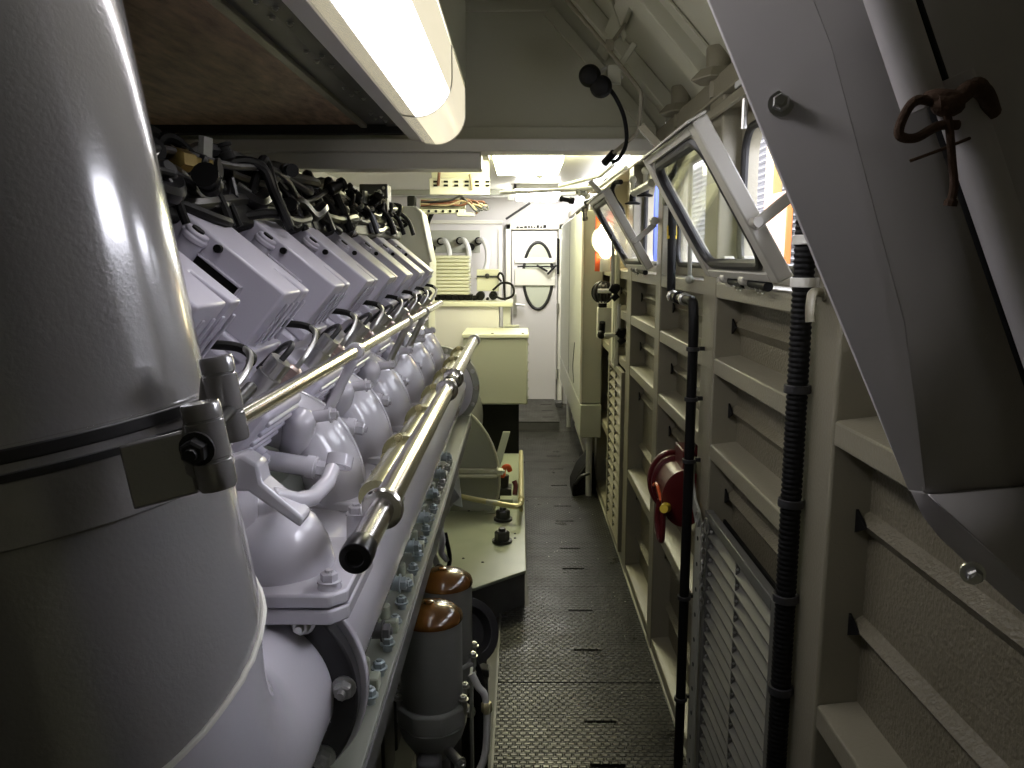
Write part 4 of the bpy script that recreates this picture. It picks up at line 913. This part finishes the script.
# fittings on the cant rail and roof
for k, y in enumerate((2.43, 2.97)):
    z = 2.215
    g = thing('roof_clamp', ('pale roof hold-down clamp with flared plate, nearer the big grey cover', 'pale roof hold-down clamp with flared plate, above the tilted window')[k], 'clamp', (.56, y, 2.15), 'roof hold-down clamps')
    obj('flared_plate', MB().lathe((.575, y, z-.03), (0, 0, 1), [(.075, 0), (.080, .004), (.055, .030), (.052, .034)], 6), 'frame', g, .002)
    obj('hub', MB().lathe((.575, y, z), (0, 0, 1), [(.036, 0), (.036, .06), (.033, .066)], 24), 'frame', g)
    obj('nut', MB().lathe((.575, y, z-.075), (0, 0, 1), [(.024, 0), (.024, .045)], 6), 'frame', g)
t = thing('rail_bar', 'long slim bar along the slanting rail above the tilted window', 'bar', (.55, 2.1, 2.05))
obj('bar', MB().box((.548, 1.6, 2.075), (.562, 3.2, 2.10)), 'frame', t, .003)
obj('label_plate', MB().box((.544, 1.95, 2.102), (.560, 2.12, 2.118)), 'cable_grey', t, .002)
obj('pin', MB().cyl((.545, 2.02, 1.99), (.545, 2.02, 2.06), .007), 'steel', t)
# wedge brackets at the top of the sashes
for k, y in enumerate((2.36, 4.02)):
    g = thing('catch_bracket', ('angled grey catch bracket at the top corner of the large tilted sash', 'angled grey catch bracket above the smaller tilted sash')[k], 'bracket', (.42, y, 1.97), 'window catch brackets')
    p = V((.355, y, 2.0))
    obj('wing', MB().obox(p + V((-.02, -.0, .045)), V((.075, -.02, -.085)), V((.010, .04, .0)), V((.02, 0, .014))), 'frame', g, .003)
    obj('wing', MB().obox(p + V((.05, -.02, -.04)), V((.10, -.0, .085)), V((.0, .05, .0)), V((-.010, 0, .014))), 'frame', g, .003)
    obj('hinge_eye', MB().cyl(p+V((.04, -.01, -.045)), p+V((.04, .05, -.045)), .014), 'steel', g)
t = thing('twin_spotlight', 'two black round lamps on a bracket below the sloping roof', 'spotlight', (.30, 2.9, 2.27))
for c in ((.244, 2.9, 2.302), (.283, 2.9, 2.266)):
    h_ = obj('lamp_head', MB().lathe(V(c)+V((0, .0, 0)), (-.25, -1, -.15), [(.018, -.05), (.034, -.03), (.0385, .0), (.037, .014), (.029, .027), (.012, .034)], 26), 'black', t)
    obj('lamp_stem', MB().cyl(V(c)+V((.02, .02, .008)), V(c)+V((.075, .03, .04)), .007), 'cable_grey', h_)
obj('bracket', MB().box((.305, 2.915, 2.28), (.355, 2.945, 2.345)).obox((.33, 2.92, 2.33), (.06, 0, .09), (0, .02, 0), (.02, 0, -.01)), 'roof', t, .004)
tag(obj('lamp_lead', MB().tube(bez([(.295, 2.93, 2.285), (.335, 2.93, 2.24), (.372, 2.95, 2.17), (.385, 2.98, 2.09), (.365, 3.02, 2.04), (.345, 3.05, 2.03)], 7), .0075, 10), 'black'), 'black lead hanging from the twin black lamps', 'cable')
t = thing('roof_conduit', 'thin painted conduit bending down the sloping roof past the twin lamps', 'conduit', (.3, 2.9, 2.05))
obj('tube', MB().tube([(.13, 2.9, 2.60), (.162, 2.9, 2.549), (.30, 2.9, 2.395), (.405, 2.9, 2.27), (.420, 2.9, 2.25), (.424, 2.9, 2.225), (.422, 2.93, 2.13), (.415, 2.95, 2.115), (.34, 3.05, 2.055)], .0075, 10), 'frame', t)
obj('clip', MB().box((.296, 2.89, 2.385), (.325, 2.915, 2.42)).obox((.31, 2.90, 2.41), (.05, 0, .07), (0, .012, 0), (.008, 0, -.006)), 'frame', t, .002)
obj('end_coupling', MB().cyl((.348, 3.04, 2.062), (.318, 3.08, 2.03), .014), 'black', t)

# ================================================================== CLOSE GREY COVER PLATE AT THE RIGHT, TIED ROD
cp = thing('hinged_cover', 'large folded grey steel cover with hex bolts hanging close at hand', 'cover panel', (.45, .82, 1.2))
e_ = [(.03, 2.235), (.184, 1.906), (.404, 1.442), (.418, 1.418), (.437, 1.395), (.60, 1.25)]
fold = [(.128, 2.235), (.295, 1.88), (.385, 1.615), (.42, 1.44)]
def fr_(x, z, d=.80): return V((x*d/.80, d, 1.68+(z-1.68)*d/.80))
strip_ = [fr_(*e_[0], .845), fr_(*e_[1], .845), fr_(*e_[2], .845), fr_(.42, 1.44, .80), fr_(.385, 1.615, .80), fr_(.295, 1.88, .80), fr_(.128, 2.235, .80)]
obj('edge_strip', MB().prism(strip_, (0, .006, 0)), 'plate', cp, .0015)
def rec(x, z, xf): return V((x, .80 + max(0, x-xf)*.34, z))
inner = [fr_(.42, 1.44), fr_(.385, 1.615), fr_(.295, 1.88), fr_(.128, 2.235)]
mbp = MB(); vs = []; n = 4
for p in inner: vs += [p, V((.605, .848, p.z))]
mbp.add(vs, [(2*i, 2*i+1, 2*i+3, 2*i+2) for i in range(3)])
pl = lambda x, z: V((x, .80+(x-.42)*.26, z))
mbp.add([pl(.42, 1.44), pl(.605, 1.44), pl(.605, 1.285), pl(.452, 1.412)], [(0, 1, 2, 3)])
obj('lower_edge', MB().add([fr_(.404, 1.442, .845), fr_(.418, 1.416, .845), fr_(.437, 1.393, .85), fr_(.60, 1.248, .88), pl(.605, 1.285), pl(.452, 1.412), pl(.42, 1.44)], [(0, 1, 6), (1, 2, 5, 6), (2, 3, 4, 5)]), 'plate', cp)
fld = obj('face', mbp, 'plate', cp); sd = fld.modifiers.new('thickness', 'SOLIDIFY'); sd.thickness = .006
for x, z in ((.2445, 1.822), (.351, 1.592), (.463, 1.363)):
    x, z = x*1.06, 1.68+(z-1.68)*1.06; yb = .828
    obj('hex_bolt', MB().lathe((x, yb, z), (-.35, -1, 0), [(.0125, 0), (.0125, .004)], 20).hexbolt(V((x, yb, z))+V((-.001, -.004, 0)), (-.35, -1, 0), .0085, .012, False), 'steel', cp)
t = thing('tied_strut', 'grey strut with a sleeve, tied with rope before the close grey cover', 'strut', (.40, .74, 1.6))
a, c_ = at(872, -50, .735), at(925, 108, .735)
obj('sleeve', MB().tube([a, c_], .0185, 24), 'plate', t, .001)
a, c_ = at(950, 78, .745), at(1075, 445, .745)
obj('rod', MB().tube([a, c_], .019, 24), 'plate', t)
obj('inner_bar', MB().tube([at(885, -60, .755), at(1085, 520, .775)], .012, 16), 'black', t)
t = thing('tie_rope', 'dark brown rope knotted round the grey strut with a hanging tail', 'rope', (.39, .715, 1.72))
L = lambda *q: [at(x, y, d) for x, y, d in q]
obj('loop', MB().tube(bez(L((938, 103, .71), (918, 100, .712), (906, 112, .712), (899, 134, .712), (915, 138, .71), (938, 126, .708), (958, 125, .71)), 8), .0042, 10), 'rope', t)
obj('tail', MB().tube(bez(L((944, 106, .708), (949, 125, .706), (952, 160, .708), (954, 185, .71), (950, 206, .712)), 8), [.0034]*24 + [.0036]*6 + [.0055]*3, 10), 'rope', t)
obj('wrap', MB().tube(bez(L((938, 104, .706), (955, 100, .704), (972, 88, .706), (985, 94, .716), (992, 112, .735)), 8), .0075, 12), 'rope', t)
obj('wrap', MB().tube(bez(L((920, 102, .735), (935, 96, .71), (962, 96, .703), (978, 84, .712), (990, 100, .74)), 8), .006, 12), 'rope', t)
obj('knot', MB().ball(at(948, 106, .708), .0115, 14, (1.2, 1, .8)), 'rope', t)
obj('strand', MB().tube(bez(L((910, 161, .716), (940, 150, .714), (970, 138, .718)), 6), .0014, 6), 'rope', t)

# ================================================================== LAMPS
lf = thing('strip_light', 'long ribbed strip light with rounded glowing lens above the engine', 'ceiling light', (-.27, 1.4, 2.08))
arc = [(-.345, 2.10), (-.338, 2.09), (-.30, 2.085)] + [(-.30+.105*math.sin(math.radians(a)), 2.19-.105*math.cos(math.radians(a))) for a in range(10, 91, 10)] + [(-.195, 2.28)]
def lens_mb(y0, y1, i0=0, i1=99):
    ar = arc[i0:i1]; n = len(ar); vs = [(x, y0, z) for x, z in ar] + [(x, y1, z) for x, z in ar]
    return MB().add(vs, [(i, i+1, n+i+1, n+i) for i in range(n-1)])
obj('lens', lens_mb(.70, 2.40, 2, 10), 'lens', lf)
obj('lens_trim', lens_mb(.70, 2.40, 0, 3), 'lensend', lf)
obj('lens_side', lens_mb(.70, 2.40, 9), 'lensend', lf)
e2_ = lens_mb(2.405, 2.985)
n_ = len(arc); e2_.add([(x, 2.985, z) for x, z in arc] + [(-.345, 2.985, 2.28)], [tuple(range(n_+1))])
obj('end_lens', e2_, 'lensend', lf)
obj('seam_band', MB().tube([(x, 2.402, z) for x, z in [(a_[0]-.0, a_[1]-.001) for a_ in arc]], .004, 8), 'white', lf)
obj('seam_band', MB().tube([(x, 2.985, z) for x, z in arc], .0035, 8), 'white', lf)
obj('housing', MB().box((-.40, -.0+.44, 2.285), (-.190, 2.99, 2.62)), 'roof', lf, .004)
obj('edge_trim', MB().prism([(-.395, .44, 2.102), (-.345, .44, 2.092), (-.340, .44, 2.102), (-.340, .44, 2.29), (-.40, .44, 2.29), (-.40, .44, 2.112)], (0, 2.55, 0)), 'pale', lf, .002)
b = MB()
for k in range(17):                              # fine prismatic ribs along the lens
    x, z = (-.338 + .0023*k, 2.0895-.0003*k) if k < 17 else (0, 0)
    b.tube([(x, .45, z-.001), (x, 2.98, z-.001)], .0007, 4)
obj('lens_ribs', b, 'cable_grey', lf)
obj('hanger', MB().box((-.33, .6, 2.62), (-.26, .66, 2.78)).box((-.33, 2.7, 2.62), (-.26, 2.76, 2.78)), 'roof', lf)
for (x0, x1, y0, y1, mm, lb_, nm) in ((-.18, .30, 5.2, 6.02, 'lampfar', 'bright warm ceiling light panel beyond the cross bulkhead', 1), (-.05, .42, 8.05, 8.75, 'lampdoor', 'white ceiling light panel just before the far door', 2)):
    g = thing('ceiling_light', lb_, 'ceiling light', ((x0+x1)/2, (y0+y1)/2, 2.34), 'far ceiling light panels')
    obj('diffuser', MB().box((x0+.02, y0+.02, 2.275), (x1-.02, y1-.02, 2.36)), mm, g, .01)
    obj('frame', MB().box((x0, y0, 2.35), (x0+.02, y1, 2.40)).box((x1-.02, y0, 2.35), (x1, y1, 2.40)).box((x0, y0, 2.35), (x1, y0+.02, 2.40)).box((x0, y1-.02, 2.35), (x1, y1, 2.40)), 'white', g)

g = thing('ceiling_light', 'small square fill light added behind the viewer', 'ceiling light', (-.1, -.4, 2.7))  # unseen fill lamp, added to lift the bulkhead, roof and close cover
obj('diffuser', MB().box((-.08, -.6, 2.735), (.25, -.2, 2.755)), mat('rear_fill_diffuser', (1, 1, 1), .4, emit=((1., .96, .92), .7)), g)
obj('frame', MB().box((-.10, -.62, 2.74), (-.08, -.18, 2.78)).box((.25, -.62, 2.74), (.27, -.18, 2.78)), 'white', g)
# ================================================================== OUTSIDE THE WINDOWS
struct('ground', MB().box((.75, -4, -1.2), (9, 20, -1.15)), 'ground')
t = thing('neighbour_shed', 'pale shed of horizontal siding seen through the tilted window', 'shed', (4.2, 4.0, -1.15))
b = MB()
z = -1.15
while z < 3.35: b.prism([(3.30, -3 if z < 2.6 else 6, z), (3.22, -3 if z < 2.6 else 6, z+.012), (3.30, -3 if z < 2.6 else 6, z+.075)], (0, 22 if z < 2.6 else 13, 0)); z += .085
obj('siding', b, 'siding', t)
obj('wall', MB().box((3.30, -3, -1.15), (3.6, 6, 2.66)).box((3.30, 6, -1.15), (3.6, 19, 3.4)), 'siding', t)  # unseen near section kept low so open sky reflects in the riser
tag(obj('ochre_post', MB().box((3.0, 9.75, -1.15), (3.12, 10.05, 3.4)), 'ochre', None, .01), 'ochre upright post outside before the pale siding', 'post')
t = thing('orange_barrier', 'orange board standing outside below the pale siding', 'board', (2.4, 3.6, -1.15))
obj('board', MB().box((2.4, 7.35, 1.2), (2.46, 8.05, 2.28)), 'orangewall', t, .01)
obj('leg', MB().box((2.4, 7.4, -1.15), (2.46, 7.5, 1.2)), 'ochre', t)
obj('leg', MB().box((2.4, 7.9, -1.15), (2.46, 8.0, 1.2)), 'ochre', t)
t = thing('mesh_screen', 'pale perforated metal screen outside the near window', 'screen', (.78, 1.8, 1.4))
b = MB(); 
for k in range(15): b.box((.758, 1.60+.018*k, 1.50), (.762, 1.607+.018*k, 1.86))
for k in range(19): b.box((.757, 1.60, 1.50+.019*k), (.763, 1.862, 1.509+.019*k))
obj('mesh', b, 'mesh', t)
obj('border', MB().box((.752, 1.585, 1.49), (.768, 1.60, 1.87)).box((.752, 1.862, 1.49), (.768, 1.877, 1.87)).box((.752, 1.585, 1.86), (.768, 1.877, 1.875)), 'mesh', t, .002)
obj('bracket', MB().box((.666, 1.60, 1.50), (.765, 1.62, 1.52)).box((.666, 1.84, 1.50), (.765, 1.86, 1.52)), 'mesh', t)
t = thing('blue_tarpaulin', 'blue hanging tarpaulin outside the far tilted window', 'tarpaulin', (1.1, 5.8, -1.15))
b = MB(); ys = [6.25+.04*i for i in range(11)]
pts = [(1.22+.03*math.sin(i*1.3), y+1.1, -1.15) for i, y in enumerate(ys)] + [(1.25+.03*math.sin(i*1.3), y+1.1, -1.15) for i, y in reversed(list(enumerate(ys)))]
obj('cloth', b.prism(pts, (0, 0, 4.2)), 'blue', t)
tag(obj('white_drum', MB().lathe((1.45, 6.6, -1.15), (0, 0, 1), [(.30, 0), (.32, .03), (.32, 2.9), (.30, 2.95)], 28), 'mesh'), 'white drum-like tank outside the middle window', 'tank')

# ================================================================== LIGHT
w = bpy.data.worlds.new('world'); sc.world = w; w.use_nodes = True
bg = w.node_tree.nodes['Background']; bg.inputs['Color'].default_value = (.90, .90, 1, 1); bg.inputs['Strength'].default_value = 11.
sc.view_settings.view_transform = 'Standard'; sc.view_settings.look = 'None'; sc.view_settings.exposure = .25; sc.view_settings.gamma = 1
sc.view_settings.use_curve_mapping = False
sc.cycles.use_denoising = True
sc.cycles.max_bounces = 8; sc.cycles.sample_clamp_indirect = 4.
# pale crumbs of paint scattered on the walkway
b = MB()
for k in range(60):
    y = rr.uniform(2.3, 5.5); x = rr.uniform(.0, .56); q = rr.uniform(.0015, .0035)
    b.ball((x, y, .001), q, 6, (1, 1, .5))
dbr = tag(obj('paint_crumbs', b, 'white'), 'tiny pale paint crumbs scattered over the black walkway', 'crumbs'); dbr['kind'] = 'stuff'
